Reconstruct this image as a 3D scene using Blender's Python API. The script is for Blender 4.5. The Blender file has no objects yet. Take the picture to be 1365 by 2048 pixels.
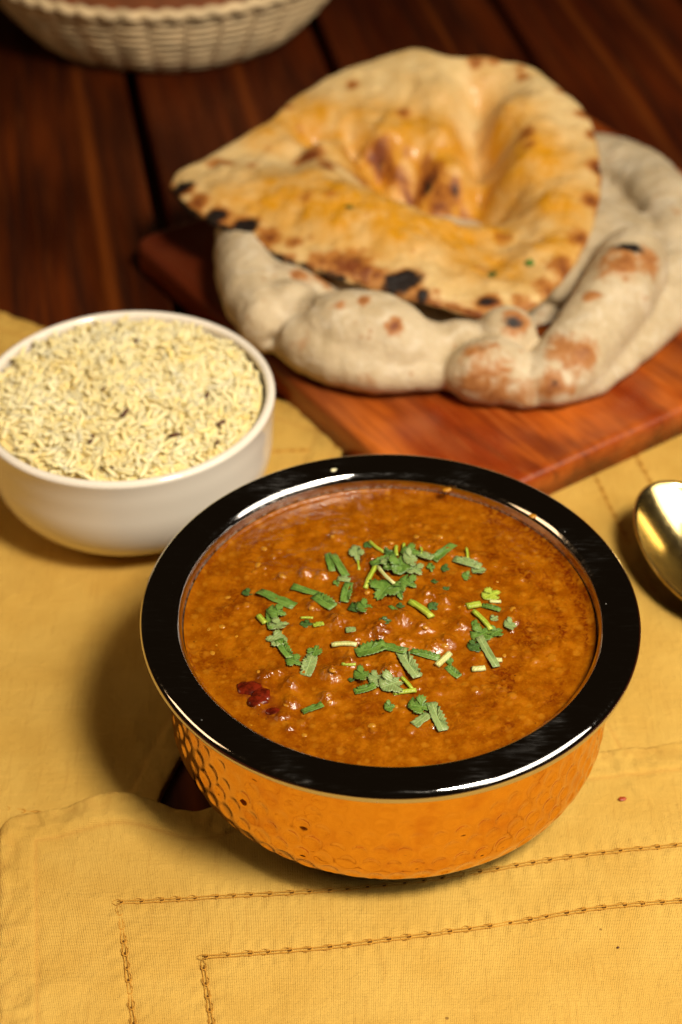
import bpy, bmesh, math, random
import numpy as np
from mathutils import Vector, Matrix

# ------------------------------------------------------------------ camera, world, lamps
# all builder coordinates are millimetres; the scene itself is in metres
K = 0.001
PITCH, FPX, CAM_H = math.radians(39.75), 3424.0, 413.4
scene = bpy.context.scene
cam_d = bpy.data.cameras.new("camera")
cam = bpy.data.objects.new("camera", cam_d)
scene.collection.objects.link(cam)
cam.location = (0, 0, CAM_H * K)
cam.rotation_euler = (math.radians(90) - PITCH, 0, 0)
cam_d.sensor_fit = 'VERTICAL'
cam_d.sensor_height = 36.0
cam_d.lens = FPX / 2048 * 36.0
cam_d.clip_start, cam_d.clip_end = 0.01, 20
cam_d.dof.use_dof = True
cam_d.dof.focus_distance = 0.497
cam_d.dof.aperture_fstop = 9.0
scene.camera = cam

world = bpy.data.worlds.new("World")
scene.world = world
world.use_nodes = True
world.node_tree.nodes["Background"].inputs[0].default_value = (1.0, 0.6, 0.28, 1)
world.node_tree.nodes["Background"].inputs[1].default_value = 0.010
scene.view_settings.view_transform = 'Standard'
scene.view_settings.look = 'None'
scene.view_settings.exposure = 0.0
scene.view_settings.gamma = 1.0
scene.render.engine = 'CYCLES'
scene.cycles.use_denoising = True
scene.cycles.max_bounces = 8
scene.cycles.caustics_reflective = False
scene.cycles.sample_clamp_indirect = 4.0


def lamp(name, loc, target, sx, sy, power, color):
    d = bpy.data.lights.new(name, 'AREA')
    d.shape = 'RECTANGLE'
    d.size, d.size_y = sx, sy
    d.energy, d.color = power, color
    o = bpy.data.objects.new(name, d)
    scene.collection.objects.link(o)
    o.location = loc
    v = Vector(target) - Vector(loc)
    o.rotation_euler = v.to_track_quat('-Z', 'Y').to_euler()
    return o


lamp("key_softbox", (0.31, 0.06, 0.83), (0.03, 0.42, 0.03), 0.16, 0.19, 11.0, (1.0, 0.89, 0.73))
lamp("broad_softbox", (0.55, 0.14, 0.66), (0.03, 0.46, 0.03), 0.66, 0.48, 5.2, (1.0, 0.89, 0.74))
lamp("fill_softbox", (-0.60, 0.36, 0.46), (0.0, 0.42, 0.03), 0.34, 0.20, 0.80, (1.0, 0.66, 0.36))

# ------------------------------------------------------------------ helpers
FW = np.array([0, math.cos(PITCH), -math.sin(PITCH)])
RT = np.array([1.0, 0, 0])
UP = np.array([0, math.sin(PITCH), math.cos(PITCH)])


def at(px, py, z=0.0):
    """Point in the scene (mm) at height z seen at a pixel of the 1365 x 2048 photograph."""
    d = FW + RT * (px - 682.5) / FPX - UP * (py - 1024) / FPX
    t = (z - CAM_H) / d[2]
    return np.array([0, 0, CAM_H]) + d * t


def seen(co, px, py):
    """the vertex that shows at a pixel of the photograph, nearest to the camera"""
    rel = co - np.array([0, 0, CAM_H])
    d = rel @ FW
    u, v = 682.5 + FPX * (rel @ RT) / d - px, 1024 - FPX * (rel @ UP) / d - py
    e = u * u + v * v
    near = np.where(e < max(36.0, e.min() * 1.5))[0]
    return co[near[np.argmin(d[near])]]


_rng = np.random.default_rng(7)
_perm = _rng.permutation(256)
_perm = np.concatenate([_perm, _perm, _perm])
_grad = _rng.normal(size=(256, 3))
_grad /= np.linalg.norm(_grad, axis=1)[:, None]


def perlin(p):
    p = np.asarray(p, float)
    i = np.floor(p).astype(int)
    f = p - i
    u = f * f * f * (f * (f * 6 - 15) + 10)
    i &= 255
    out = 0
    for dx in (0, 1):
        for dy in (0, 1):
            for dz in (0, 1):
                h = _perm[_perm[_perm[i[..., 0] + dx] + i[..., 1] + dy] + i[..., 2] + dz]
                g = _grad[h]
                w = (u[..., 0] if dx else 1 - u[..., 0]) * (u[..., 1] if dy else 1 - u[..., 1]) * (u[..., 2] if dz else 1 - u[..., 2])
                out = out + w * ((f - np.array([dx, dy, dz])) * g).sum(-1)
    return out * 1.5


def fbm(x, y, z, size, octaves=3, gain=0.5, seed=0.0):
    p = np.stack(np.broadcast_arrays(np.asarray(x, float), np.asarray(y, float), np.asarray(z, float)), -1) / size + seed + 100.0
    s, a = 0, 1.0
    for _ in range(octaves):
        s = s + a * perlin(p)
        p = p * 2.03 + 17.7
        a *= gain
    return s


def smooth(e0, e1, x):
    t = np.clip((x - e0) / (e1 - e0), 0, 1)
    return t * t * (3 - 2 * t)


def link(name, me, mat=None, parent=None, smooth_shade=True):
    if mat is not None:
        for m in (mat if isinstance(mat, (list, tuple)) else [mat]):
            me.materials.append(m)
    if smooth_shade:
        me.polygons.foreach_set("use_smooth", [True] * len(me.polygons))
    o = bpy.data.objects.new(name, me)
    scene.collection.objects.link(o)
    if parent is not None:
        o.parent = parent
    return o


def mesh(name, verts, faces, origin=(0, 0, 0)):
    me = bpy.data.meshes.new(name)
    v = (np.asarray(verts, float) - np.asarray(origin, float)) * K
    if isinstance(faces, np.ndarray):
        n, k = faces.shape
        me.vertices.add(len(v))
        me.vertices.foreach_set("co", v.ravel())
        me.loops.add(n * k)
        me.loops.foreach_set("vertex_index", faces.ravel().astype(np.int32))
        me.polygons.add(n)
        me.polygons.foreach_set("loop_start", np.arange(0, n * k, k, dtype=np.int32))
        me.update(calc_edges=True)
        me.validate()
    else:
        me.from_pydata([tuple(q) for q in v], [], [tuple(f) for f in faces])
        me.update()
    return me


def attr(me, name, values):
    a = me.attributes.new(name, 'FLOAT', 'POINT')
    a.data.foreach_set("value", np.asarray(values, np.float32))


def tag(o, label, cat, group=None, kind=None):
    o["label"] = label
    o["category"] = cat
    if group:
        o["group"] = group
    if kind:
        o["kind"] = kind
    return o


def thing(name, label, cat, loc, group=None):
    o = bpy.data.objects.new(name, None)
    o.empty_display_size = 0.01
    scene.collection.objects.link(o)
    o.location = tuple(c * K for c in loc)
    return tag(o, label, cat, group)


def grid_faces(nu, nv, wrap=False):
    i, j = np.meshgrid(np.arange(nu if wrap else nu - 1), np.arange(nv - 1), indexing='ij')
    i, j = i.ravel(), j.ravel()
    i2 = (i + 1) % nu
    return np.stack([i * nv + j, i2 * nv + j, i2 * nv + j + 1, i * nv + j + 1], -1)


def lathe(name, prof, n=160, disp=None, closed=False):
    """prof: list of (r, z) in mm from outside to inside; outward faces when going up the outside."""
    prof = np.array(prof, float)
    th = np.linspace(0, 2 * np.pi, n, endpoint=False)
    T, R = np.meshgrid(th, prof[:, 0], indexing='ij')
    Z = np.broadcast_to(prof[:, 1], T.shape).copy()
    if disp is not None:
        R = R + disp(T, R, Z)
    V = np.stack([R * np.cos(T), R * np.sin(T), Z], -1).reshape(-1, 3)
    return mesh(name, V, grid_faces(n, len(prof), True))


def spline(pts, n):
    """Catmull-Rom through points, n samples."""
    P = np.array(pts, float)
    P = np.vstack([2 * P[0] - P[1], P, 2 * P[-1] - P[-2]])
    d = np.r_[0, np.cumsum(np.linalg.norm(np.diff(P[1:-1], axis=0), axis=1))]
    s = np.linspace(0, d[-1], n)
    k = np.clip(np.searchsorted(d, s, side='right') - 1, 0, len(d) - 2)
    t = ((s - d[k]) / (d[k + 1] - d[k]))[:, None]
    p0, p1, p2, p3 = P[k], P[k + 1], P[k + 2], P[k + 3]
    return 0.5 * (2 * p1 + (p2 - p0) * t + (2 * p0 - 5 * p1 + 4 * p2 - p3) * t ** 2 + (3 * p1 - p0 - 3 * p2 + p3) * t ** 3)


def tube_arrays(path, rad, k=6, closed=False):
    P = np.array(path, float)
    n = len(P)
    T = np.gradient(P, axis=0)
    if closed:
        T = np.roll(P, -1, 0) - np.roll(P, 1, 0)
    T /= np.linalg.norm(T, axis=1)[:, None] + 1e-9
    ref = np.where(np.abs(T[:, 2:3]) > 0.9, np.array([[1.0, 0, 0]]), np.array([[0, 0, 1.0]]))
    A = np.cross(T, ref)
    A /= np.linalg.norm(A, axis=1)[:, None] + 1e-9
    B = np.cross(A, T)
    r = np.broadcast_to(np.asarray(rad, float), (n,))
    a = np.linspace(0, 2 * np.pi, k, endpoint=False)
    V = P[:, None] + r[:, None, None] * (np.cos(a)[None, :, None] * A[:, None] + np.sin(a)[None, :, None] * B[:, None])
    F = []
    for i in range(n if closed else n - 1):
        for j in range(k):
            F.append((i * k + j, i * k + (j + 1) % k, ((i + 1) % n) * k + (j + 1) % k, ((i + 1) % n) * k + j))
    V = V.reshape(-1, 3)
    if not closed:
        F.append(tuple(range(k))[::-1])
        F.append(tuple((n - 1) * k + j for j in range(k)))
    return V, F


class Joiner:
    def __init__(self):
        self.v, self.f, self.n = [], [], 0

    def add(self, V, F):
        V = np.asarray(V, float)
        self.v.append(V)
        self.f += [tuple(i + self.n for i in f) for f in F]
        self.n += len(V)

    def mesh(self, name, origin=(0, 0, 0)):
        return mesh(name, np.vstack(self.v), self.f, origin)


# ------------------------------------------------------------------ materials
class Mat:
    def __init__(self, name, base=(0.5, 0.5, 0.5), rough=0.5, metal=0.0, spec=0.5):
        self.m = bpy.data.materials.new(name)
        self.m.use_nodes = True
        self.nt = self.m.node_tree
        self.b = self.nt.nodes["Principled BSDF"]
        self.set("Base Color", base)
        self.set("Roughness", rough)
        self.set("Metallic", metal)
        self.set("Specular IOR Level", spec)
        self._c = None

    def node(self, t, ins=None, **props):
        n = self.nt.nodes.new(t)
        for k, v in props.items():
            setattr(n, k, v)
        for k, v in (ins or {}).items():
            self._in(n.inputs[k], v)
        return n

    def _in(self, sock, v):
        if isinstance(v, bpy.types.NodeSocket):
            self.nt.links.new(v, sock)
        elif isinstance(v, (tuple, list)) and len(v) == 3 and sock.type == 'RGBA':
            sock.default_value = (*v, 1)
        else:
            sock.default_value = v

    def set(self, k, v):
        self._in(self.b.inputs[k], v)

    def co(self, scale=(1, 1, 1)):
        """object coordinates in millimetres"""
        if self._c is None:
            tc = self.node("ShaderNodeTexCoord")
            self._c = self.node("ShaderNodeVectorMath", {0: tc.outputs["Object"], 1: (1000, 1000, 1000)}, operation='MULTIPLY').outputs[0]
        if tuple(scale) == (1, 1, 1):
            return self._c
        return self.node("ShaderNodeVectorMath", {0: self._c, 1: tuple(scale)}, operation='MULTIPLY').outputs[0]

    def noise(self, size, detail=3.0, rough=0.55, scale=(1, 1, 1), dist=0.0):
        n = self.node("ShaderNodeTexNoise", {"Vector": self.co(scale), "Scale": 1.0 / size, "Detail": detail, "Roughness": rough, "Distortion": dist})
        return n.outputs["Fac"]

    def voronoi(self, size, scale=(1, 1, 1), out="Distance", feature='F1'):
        n = self.node("ShaderNodeTexVoronoi", {"Vector": self.co(scale), "Scale": 1.0 / size}, feature=feature)
        return n.outputs[out]

    def attr(self, name):
        return self.node("ShaderNodeAttribute", attribute_name=name).outputs["Fac"]

    def rng(self, x, a, b, c=0.0, d=1.0):
        return self.node("ShaderNodeMapRange", {0: x, 1: a, 2: b, 3: c, 4: d}, interpolation_type='SMOOTHSTEP').outputs[0]

    def math(self, op, a, b=0.0):
        return self.node("ShaderNodeMath", {0: a, 1: b}, operation=op).outputs[0]

    def mix(self, fac, a, b, mode='MIX'):
        n = self.node("ShaderNodeMix", data_type='RGBA', blend_type=mode)
        self._in(n.inputs[0], fac)
        self._in(n.inputs[6], a)
        self._in(n.inputs[7], b)
        return n.outputs[2]

    def bump(self, h, dist, strength=1.0):
        prev = self.b.inputs["Normal"].links[0].from_socket if self.b.inputs["Normal"].links else None
        ins = {"Height": h, "Distance": dist * K, "Strength": strength}
        if prev:
            ins["Normal"] = prev
        n = self.node("ShaderNodeBump", ins)
        self.nt.links.new(n.outputs[0], self.b.inputs["Normal"])


def mat_wood_table():
    w = Mat("dark_wood", rough=0.42, spec=0.22)
    g = w.noise(9, 5, 0.65, (1, 0.045, 1), 0.6)
    g2 = w.noise(2.2, 3, 0.6, (1, 0.03, 1))
    big = w.noise(60, 2, 0.5, (1, 0.35, 1))
    oi = w.node("ShaderNodeObjectInfo").outputs["Random"]
    base = w.mix(w.rng(big, 0.35, 0.68), (0.030, 0.0048, 0.0006), (0.105, 0.019, 0.0024))
    base = w.mix(w.math('MULTIPLY', oi, 0.75), base, (0.085, 0.011, 0.0022))
    base = w.mix(w.rng(g, 0.35, 0.7, 0, 0.75), base, (0.010, 0.0022, 0.0006))
    base = w.mix(w.rng(g2, 0.5, 0.72, 0, 0.35), base, (0.14, 0.032, 0.004))
    base = w.mix(w.math('MULTIPLY', w.attr("streak"), w.rng(g, 0.75, 0.35, 0.2, 0.8)), base, (0.24, 0.055, 0.006))
    w.set("Base Color", base)
    w.set("Roughness", w.rng(g, 0.3, 0.7, 0.36, 0.55))
    w.bump(g, 0.35, 0.5)
    return w.m


def mat_board():
    w = Mat("red_brown_wood", rough=0.4)
    g = w.noise(12, 5, 0.6, (1, 0.10, 1), 1.4)
    g2 = w.noise(2.0, 4, 0.6, (1, 0.06, 1), 0.4)
    big = w.noise(32, 3, 0.5, (1, 0.6, 1))
    base = w.mix(w.rng(big, 0.3, 0.7), (0.22, 0.028, 0.003), (0.56, 0.135, 0.012))
    base = w.mix(w.rng(g, 0.42, 0.66, 0, 0.8), base, (0.12, 0.017, 0.003))
    base = w.mix(w.rng(g2, 0.5, 0.75, 0, 0.4), base, (0.60, 0.17, 0.03))
    base = w.mix(w.attr("pale"), base, (0.60, 0.20, 0.06))
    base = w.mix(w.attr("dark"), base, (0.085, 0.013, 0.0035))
    w.set("Base Color", base)
    w.set("Roughness", w.rng(big, 0.3, 0.7, 0.27, 0.42))
    w.bump(g2, 0.2, 0.5)
    return w.m


def mat_cloth():
    w = Mat("yellow_cotton", rough=0.85, spec=0.2)
    c = w.co()
    wx = w.node("ShaderNodeTexWave", {"Vector": c, "Scale": 0.62, "Distortion": 0.6, "Detail": 1.0, "Detail Scale": 0.6}, wave_type='BANDS', bands_direction='X').outputs["Fac"]
    wy = w.node("ShaderNodeTexWave", {"Vector": c, "Scale": 0.62, "Distortion": 0.6, "Detail": 1.0, "Detail Scale": 0.6}, wave_type='BANDS', bands_direction='Y').outputs["Fac"]
    weave = w.math('MULTIPLY', wx, wy)
    slub = w.noise(1.1, 2, 0.6, (1, 0.06, 1))
    slub2 = w.noise(1.1, 2, 0.6, (0.06, 1, 1))
    big = w.noise(22, 3, 0.5)
    base = w.mix(w.rng(big, 0.3, 0.7), (0.64, 0.39, 0.076), (0.71, 0.455, 0.100))
    base = w.mix(w.rng(weave, 0.0, 0.6, 0.30, 0), base, (0.40, 0.18, 0.02))
    base = w.mix(w.rng(slub, 0.55, 0.75, 0, 0.22), base, (0.42, 0.2, 0.03))
    base = w.mix(w.rng(slub2, 0.55, 0.75, 0, 0.22), base, (0.80, 0.48, 0.11))
    spk = w.voronoi(26)
    base = w.mix(w.rng(spk, 0.014, 0.024, 0.7, 0), base, (0.12, 0.05, 0.01))
    base = w.mix(w.math('MULTIPLY', w.attr("hem"), 0.5), base, (0.50, 0.25, 0.045))
    w.set("Base Color", base)
    w.bump(weave, 0.22, 0.9)
    w.bump(slub, 0.18, 0.5)
    w.bump(w.noise(9, 4, 0.6), 1.4, 0.6)
    w.bump(w.noise(3.0, 3, 0.6), 0.5, 0.5)
    return w.m


def mat_thread():
    w = Mat("ochre_thread", (0.50, 0.245, 0.032), 0.85, spec=0.2)
    return w.m


def mat_hole():
    return Mat("needle_hole_shade", (0.10, 0.04, 0.006), 0.9, spec=0.1).m


def mat_porcelain():
    w = Mat("white_porcelain", (0.77, 0.705, 0.60), 0.12, spec=0.5)
    w.set("Coat Weight", 0.3)
    w.set("Coat Roughness", 0.05)
    w.bump(w.noise(30, 2), 0.2, 0.3)
    return w.m


def mat_steel():
    w = Mat("polished_steel", (0.56, 0.55, 0.54), 0.07, 1.0)
    s = w.noise(0.9, 2, 0.7, (0.12, 1.3, 1.0), 0.4)
    w.set("Roughness", w.math('ADD', w.rng(s, 0.45, 0.75, 0.05, 0.14), w.math('MULTIPLY', w.rng(w.noise(26, 3), 0.45, 0.7, 0.0, 0.36), w.rng(w.noise(1.5, 3, 0.7, (0.2, 1.2, 1)), 0.3, 0.7, 0.1, 0.8))))
    w.bump(w.noise(0.35, 2, 0.6, (0.1, 1, 1)), 0.004, 0.4)
    spots = w.voronoi(6.5)
    rn = w.noise(11, 2)
    f = w.math('MULTIPLY', w.rng(spots, 0.035, 0.06, 1, 0), w.rng(rn, 0.5, 0.58))
    w.set("Base Color", w.mix(f, (0.56, 0.55, 0.54), (0.75, 0.7, 0.6)))
    w.set("Metallic", w.math('SUBTRACT', 1.0, f))
    return w.m


def mat_steel_wall():
    w = Mat("steel_inner_wall", (0.60, 0.56, 0.50), 0.2, 1.0)
    s = w.noise(1.6, 4, 0.6, (1, 1, 0.8), 0.8)
    z = w.node("ShaderNodeSeparateXYZ", {0: w.co()}).outputs["Z"]
    f = w.math('MULTIPLY', w.rng(s, 0.42, 0.62), w.rng(z, 53.8, 55.7, 1.0, 0.1))
    w.set("Base Color", w.mix(f, (0.62, 0.57, 0.50), (0.28, 0.12, 0.02)))
    w.set("Metallic", w.math('SUBTRACT', 1.0, w.math('MULTIPLY', f, 0.9)))
    w.set("Roughness", w.rng(f, 0, 1, 0.16, 0.35))
    return w.m


def mat_copper():
    w = Mat("hammered_copper", (0.96, 0.50, 0.19), 0.17, 1.0)
    n = w.noise(9, 3, 0.6)
    w.set("Base Color", w.mix(w.rng(n, 0.45, 0.75, 0, 0.5), (0.82, 0.42, 0.06), (0.62, 0.22, 0.03)))
    w.set("Roughness", w.rng(w.noise(5, 3), 0.3, 0.7, 0.06, 0.15))
    return w.m


def mat_gold():
    w = Mat("brushed_gold", (0.93, 0.72, 0.30), 0.14, 1.0)
    s = w.noise(0.8, 2, 0.6, (0.1, 1.2, 1))
    w.set("Roughness", w.rng(s, 0.3, 0.7, 0.13, 0.22))
    return w.m


def mat_curry():
    w = Mat("curry", rough=0.22)
    n = w.noise(5.0, 4, 0.62)
    f = w.noise(0.9, 3, 0.6)
    str_ = w.noise(2.6, 4, 0.65, (1, 1, 1), 1.6)
    base = w.mix(w.rng(n, 0.32, 0.70), (0.205, 0.050, 0.0004), (0.32, 0.098, 0.0015))
    base = w.mix(w.rng(f, 0.55, 0.75, 0, 0.4), base, (0.46, 0.18, 0.008))
    oil = w.math('MULTIPLY', w.attr("oil"), w.rng(str_, 0.36, 0.66, 0.15, 1.0))
    base = w.mix(oil, base, (0.105, 0.013, 0.0005))
    base = w.mix(w.math('MULTIPLY', w.attr("pale"), 0.5), base, (0.42, 0.165, 0.008))
    base = w.mix(w.attr("red"), base, (0.085, 0.006, 0.002))
    spk = w.voronoi(3.3)
    base = w.mix(w.math('MULTIPLY', w.rng(spk, 0.05, 0.085, 0.85, 0), w.rng(w.noise(13, 2), 0.45, 0.55)), base, (0.035, 0.012, 0.004))
    w.set("Base Color", base)
    w.set("Roughness", w.rng(n, 0.35, 0.65, 0.12, 0.24))
    w.set("Subsurface Weight", 0.12)
    w.set("Subsurface Radius", (1.0, 0.4, 0.15))
    w.set("Subsurface Scale", 0.0012)
    w.set("Specular IOR Level", 0.42)
    w.bump(f, 0.16, 0.8)
    w.bump(w.noise(2.2, 3), 0.3, 0.6)
    return w.m


def mat_naan(name, buttered):
    w = Mat(name, rough=0.62 if not buttered else 0.5, spec=0.35)
    n = w.noise(20, 4, 0.6)
    f = w.noise(2.2, 4, 0.65)
    m = w.noise(7, 4, 0.65, (1, 1, 1), 0.5)
    base = w.mix(w.rng(n, 0.3, 0.7), *(((0.56, 0.37, 0.14), (0.70, 0.52, 0.25)) if buttered else ((0.455, 0.345, 0.198), (0.56, 0.448, 0.288))))
    base = w.mix(w.rng(f, 0.5, 0.75, 0, 0.3), base, (0.66, 0.54, 0.34))
    if not buttered:
        fl_ = w.rng(w.noise(11, 5, 0.7, (1, 1, 1), 0.8), 0.48, 0.66)
        base = w.mix(w.math('MULTIPLY', fl_, 0.55), base, (0.66, 0.57, 0.42))
        base = w.mix(w.rng(w.voronoi(2.6), 0.08, 0.16, 0.30, 0.0), base, (0.36, 0.22, 0.085))
    if buttered:
        b = w.math('MULTIPLY', w.attr("butter"), w.rng(m, 0.25, 0.62, 0.6, 1.0))
        base = w.mix(b, base, (0.56, 0.245, 0.003))
        w.set("Coat Weight", w.math('MULTIPLY', b, w.rng(w.attr("toast"), 0.10, 0.4, 0.3, 0.0)))
        w.set("Coat Roughness", 0.18)
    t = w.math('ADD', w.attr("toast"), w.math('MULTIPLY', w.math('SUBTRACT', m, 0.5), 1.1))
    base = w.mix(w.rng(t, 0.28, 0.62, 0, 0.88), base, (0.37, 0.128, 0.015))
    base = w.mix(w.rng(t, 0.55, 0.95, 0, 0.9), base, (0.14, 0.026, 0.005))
    c = w.math('ADD', w.attr("char"), w.math('MULTIPLY', w.math('SUBTRACT', w.noise(4, 4, 0.7), 0.5), 0.9))
    base = w.mix(w.rng(c, 0.45, 0.75), base, (0.012, 0.007, 0.005))
    w.set("Base Color", base)
    w.set("Subsurface Weight", 0.1)
    w.set("Subsurface Radius", (1.0, 0.6, 0.3))
    w.set("Subsurface Scale", 0.002)
    fr = w.rng(w.voronoi(5.5), 0.10, 0.22, 0.55, 0.0)
    fr = w.math('MULTIPLY', fr, w.rng(w.noise(15, 2), 0.5, 0.62))
    w.set("Base Color", w.mix(fr, base, (0.33, 0.12, 0.02)))
    w.bump(m, 1.8, 0.6)
    w.bump(f, 0.5, 0.5)
    return w.m


def mat_rice():
    w = Mat("cooked_rice", rough=0.42)
    n = w.noise(16, 3, 0.6)
    base = w.mix(w.rng(n, 0.35, 0.65), (0.80, 0.68, 0.36), (0.83, 0.745, 0.46))
    base = w.mix(w.math('MULTIPLY', w.attr("tint"), 0.8), base, (0.85, 0.65, 0.21))
    w.set("Base Color", base)
    w.set("Specular IOR Level", 0.22)
    w.set("Subsurface Weight", 0.7)
    w.set("Subsurface Radius", (1.0, 1.0, 1.0))
    w.set("Subsurface Scale", 0.0011)
    return w.m


def mat_leaf(name, col, col2):
    w = Mat(name, rough=0.42)
    base = w.mix(w.rng(w.noise(2.5, 3), 0.3, 0.7), col, col2)
    sy = w.node("ShaderNodeSeparateXYZ", {0: w.co()})
    ay = w.math('ABSOLUTE', sy.outputs["Y"])
    vein = w.math('ABSOLUTE', w.math('SINE', w.math('ADD', w.math('MULTIPLY', sy.outputs["X"], 3.2), w.math('MULTIPLY', ay, 3.0))))
    base = w.mix(w.rng(vein, 0.0, 0.25, 0.2, 0.0), base, tuple(min(1, c * 1.9 + 0.02) for c in col2))
    base = w.mix(w.rng(ay, 0.05, 0.16, 0.38, 0.0), base, tuple(min(1, c * 1.9 + 0.03) for c in col2))
    w.set("Base Color", base)
    w.bump(vein, 0.10, 0.6)
    w.bump(w.noise(0.7, 3), 0.12, 0.6)
    w.set("Subsurface Weight", 0.1)
    w.set("Subsurface Scale", 0.0006)
    return w.m


def mat_plain(name, col, rough=0.5, var=0.5, size=4):
    w = Mat(name, rough=rough)
    dark = tuple(c * (1 - var) for c in col)
    w.set("Base Color", w.mix(w.rng(w.noise(size, 3), 0.3, 0.7), dark, col))
    w.bump(w.noise(size * 0.4, 3), 0.15, 0.4)
    return w.m


M_TABLE, M_BOARD, M_CLOTH = mat_wood_table(), mat_board(), mat_cloth()
M_THREAD, M_HOLE = mat_thread(), mat_hole()
M_PORC, M_STEEL, M_WALL, M_COPPER, M_GOLD = mat_porcelain(), mat_steel(), mat_steel_wall(), mat_copper(), mat_gold()
M_CURRY, M_RICE = mat_curry(), mat_rice()
M_NAAN_A, M_NAAN_B = mat_naan("plain_naan_crust", False), mat_naan("buttered_naan_crust", True)
M_LEAF = [mat_leaf("coriander_leaf", (0.065, 0.135, 0.016), (0.125, 0.225, 0.034)),
          mat_leaf("coriander_leaf_pale", (0.15, 0.215, 0.065), (0.24, 0.315, 0.11)),
          mat_leaf("coriander_leaf_dark", (0.03, 0.068, 0.010), (0.055, 0.12, 0.018)),
          mat_leaf("coriander_stem", (0.22, 0.30, 0.014), (0.36, 0.43, 0.045)),
          mat_leaf("coriander_stem_pale", (0.42, 0.44, 0.13), (0.52, 0.54, 0.24))]
M_LENTIL = mat_plain("yellow_lentil", (0.47, 0.20, 0.012), 0.25, 0.25)
M_CUMIN = mat_plain("cumin_brown", (0.11, 0.032, 0.008), 0.6, 0.5, 1.5)
M_TOMATO = mat_plain("dark_red_tomato", (0.15, 0.013, 0.003), 0.2, 0.75, 2)
M_WICKER = mat_plain("pale_wicker", (0.78, 0.58, 0.32), 0.6, 0.3, 14)
M_LINER = mat_plain("red_brown_crust", (0.25, 0.075, 0.022), 0.6, 0.4, 20)
M_FLAKE = mat_plain("red_flake", (0.42, 0.06, 0.01), 0.4, 0.4, 1)

# ------------------------------------------------------------------ table of dark planks
DIR, SIDE = np.array([-0.187, 0.982]), np.array([0.982, 0.187])
table = thing("wooden_table", "dark red brown plank table that everything stands on", "table", (0, 600, -30))
STREAK = {1: [(18 - 50 + 55.2, 5.5), (2.0, 2.0)], 2: [(104.5 - 50, 4.0)], 4: [(307 - 270.8, 5.0), (341 - 270.8, 6.0)], 0: [(30, 4)], 3: [(66, 2.5)]}
STREAK[1] = [(18 + 60.4, 5.0)]
for k in range(-3, 8):
    s0 = 50 + 110.4 * (k - 2) + 3.2
    wdt = 110.4 - 6.4
    xs = np.array([0, 0.25, 1.6] + list(np.linspace(4, wdt - 4, 50)) + [wdt - 1.6, wdt - 0.25, wdt])
    zs = np.interp(xs, [0, 0.25, 1.6, wdt - 1.6, wdt - 0.25, wdt], [-22, -1.6, 0, 0, -1.6, -22])
    ys = np.linspace(-500, 1300, 46)
    X, Y = np.meshgrid(xs, ys, indexing='ij')
    Z = np.broadcast_to(zs[:, None], X.shape) - np.where(X > 2, 0.35 * (1 + fbm(X, Y * 0.05, 3.3 * k, 30, 2)), 0) * (X < wdt - 2)
    V = np.stack([X - wdt / 2, Y, Z], -1).reshape(-1, 3)
    me = mesh("plank", V, grid_faces(len(xs), len(ys)))
    st = np.zeros_like(X)
    for (c, wd) in STREAK.get(k, []):
        st = np.maximum(st, np.exp(-((X - c - 1.5 * fbm(0 * X, Y, k, 160, 2)) / (wd * 0.55)) ** 2) * (0.6 + 0.4 * fbm(0 * X, Y, 5 + k, 90, 2)))
    attr(me, "streak", np.clip(st, 0, 1).ravel())
    o = link("plank", me, M_TABLE, table)
    ctr = SIDE * (s0 + wdt / 2)
    o.location = (ctr[0] * K, (ctr[1] - 600) * K, 30 * K)
    o.rotation_euler = (0, 0, math.atan2(DIR[1], DIR[0]) - math.pi / 2)

ub = mesh("gap_backing", [(x_, y_, z_) for x_ in (-700, 900) for y_ in (-900, 1300) for z_ in (-40, -23)], [(0, 1, 3, 2), (4, 6, 7, 5), (0, 4, 5, 1), (2, 3, 7, 6), (1, 5, 7, 3), (0, 2, 6, 4)])
attr(ub, "streak", np.zeros(8))
link("gap_backing", ub, M_TABLE, table, False).location = (0, 0, 30 * K)  # slab added below the planks so the gaps stay dark

# ------------------------------------------------------------------ yellow placemats
def round_map(u, v, a, b, r):
    ax, ay = np.abs(u), np.abs(v)
    qx, qy = np.maximum(ax - (a - r), 0), np.maximum(ay - (b - r), 0)
    mx, h = np.maximum(qx, qy), np.hypot(qx, qy) + 1e-9
    s = np.where((qx > 0) & (qy > 0), mx / h, 1.0)
    return np.sign(u) * np.where(qx > 0, (a - r) + qx * s, ax), np.sign(v) * np.where(qy > 0, (b - r) + qy * s, ay)


GROOVES = []


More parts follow.
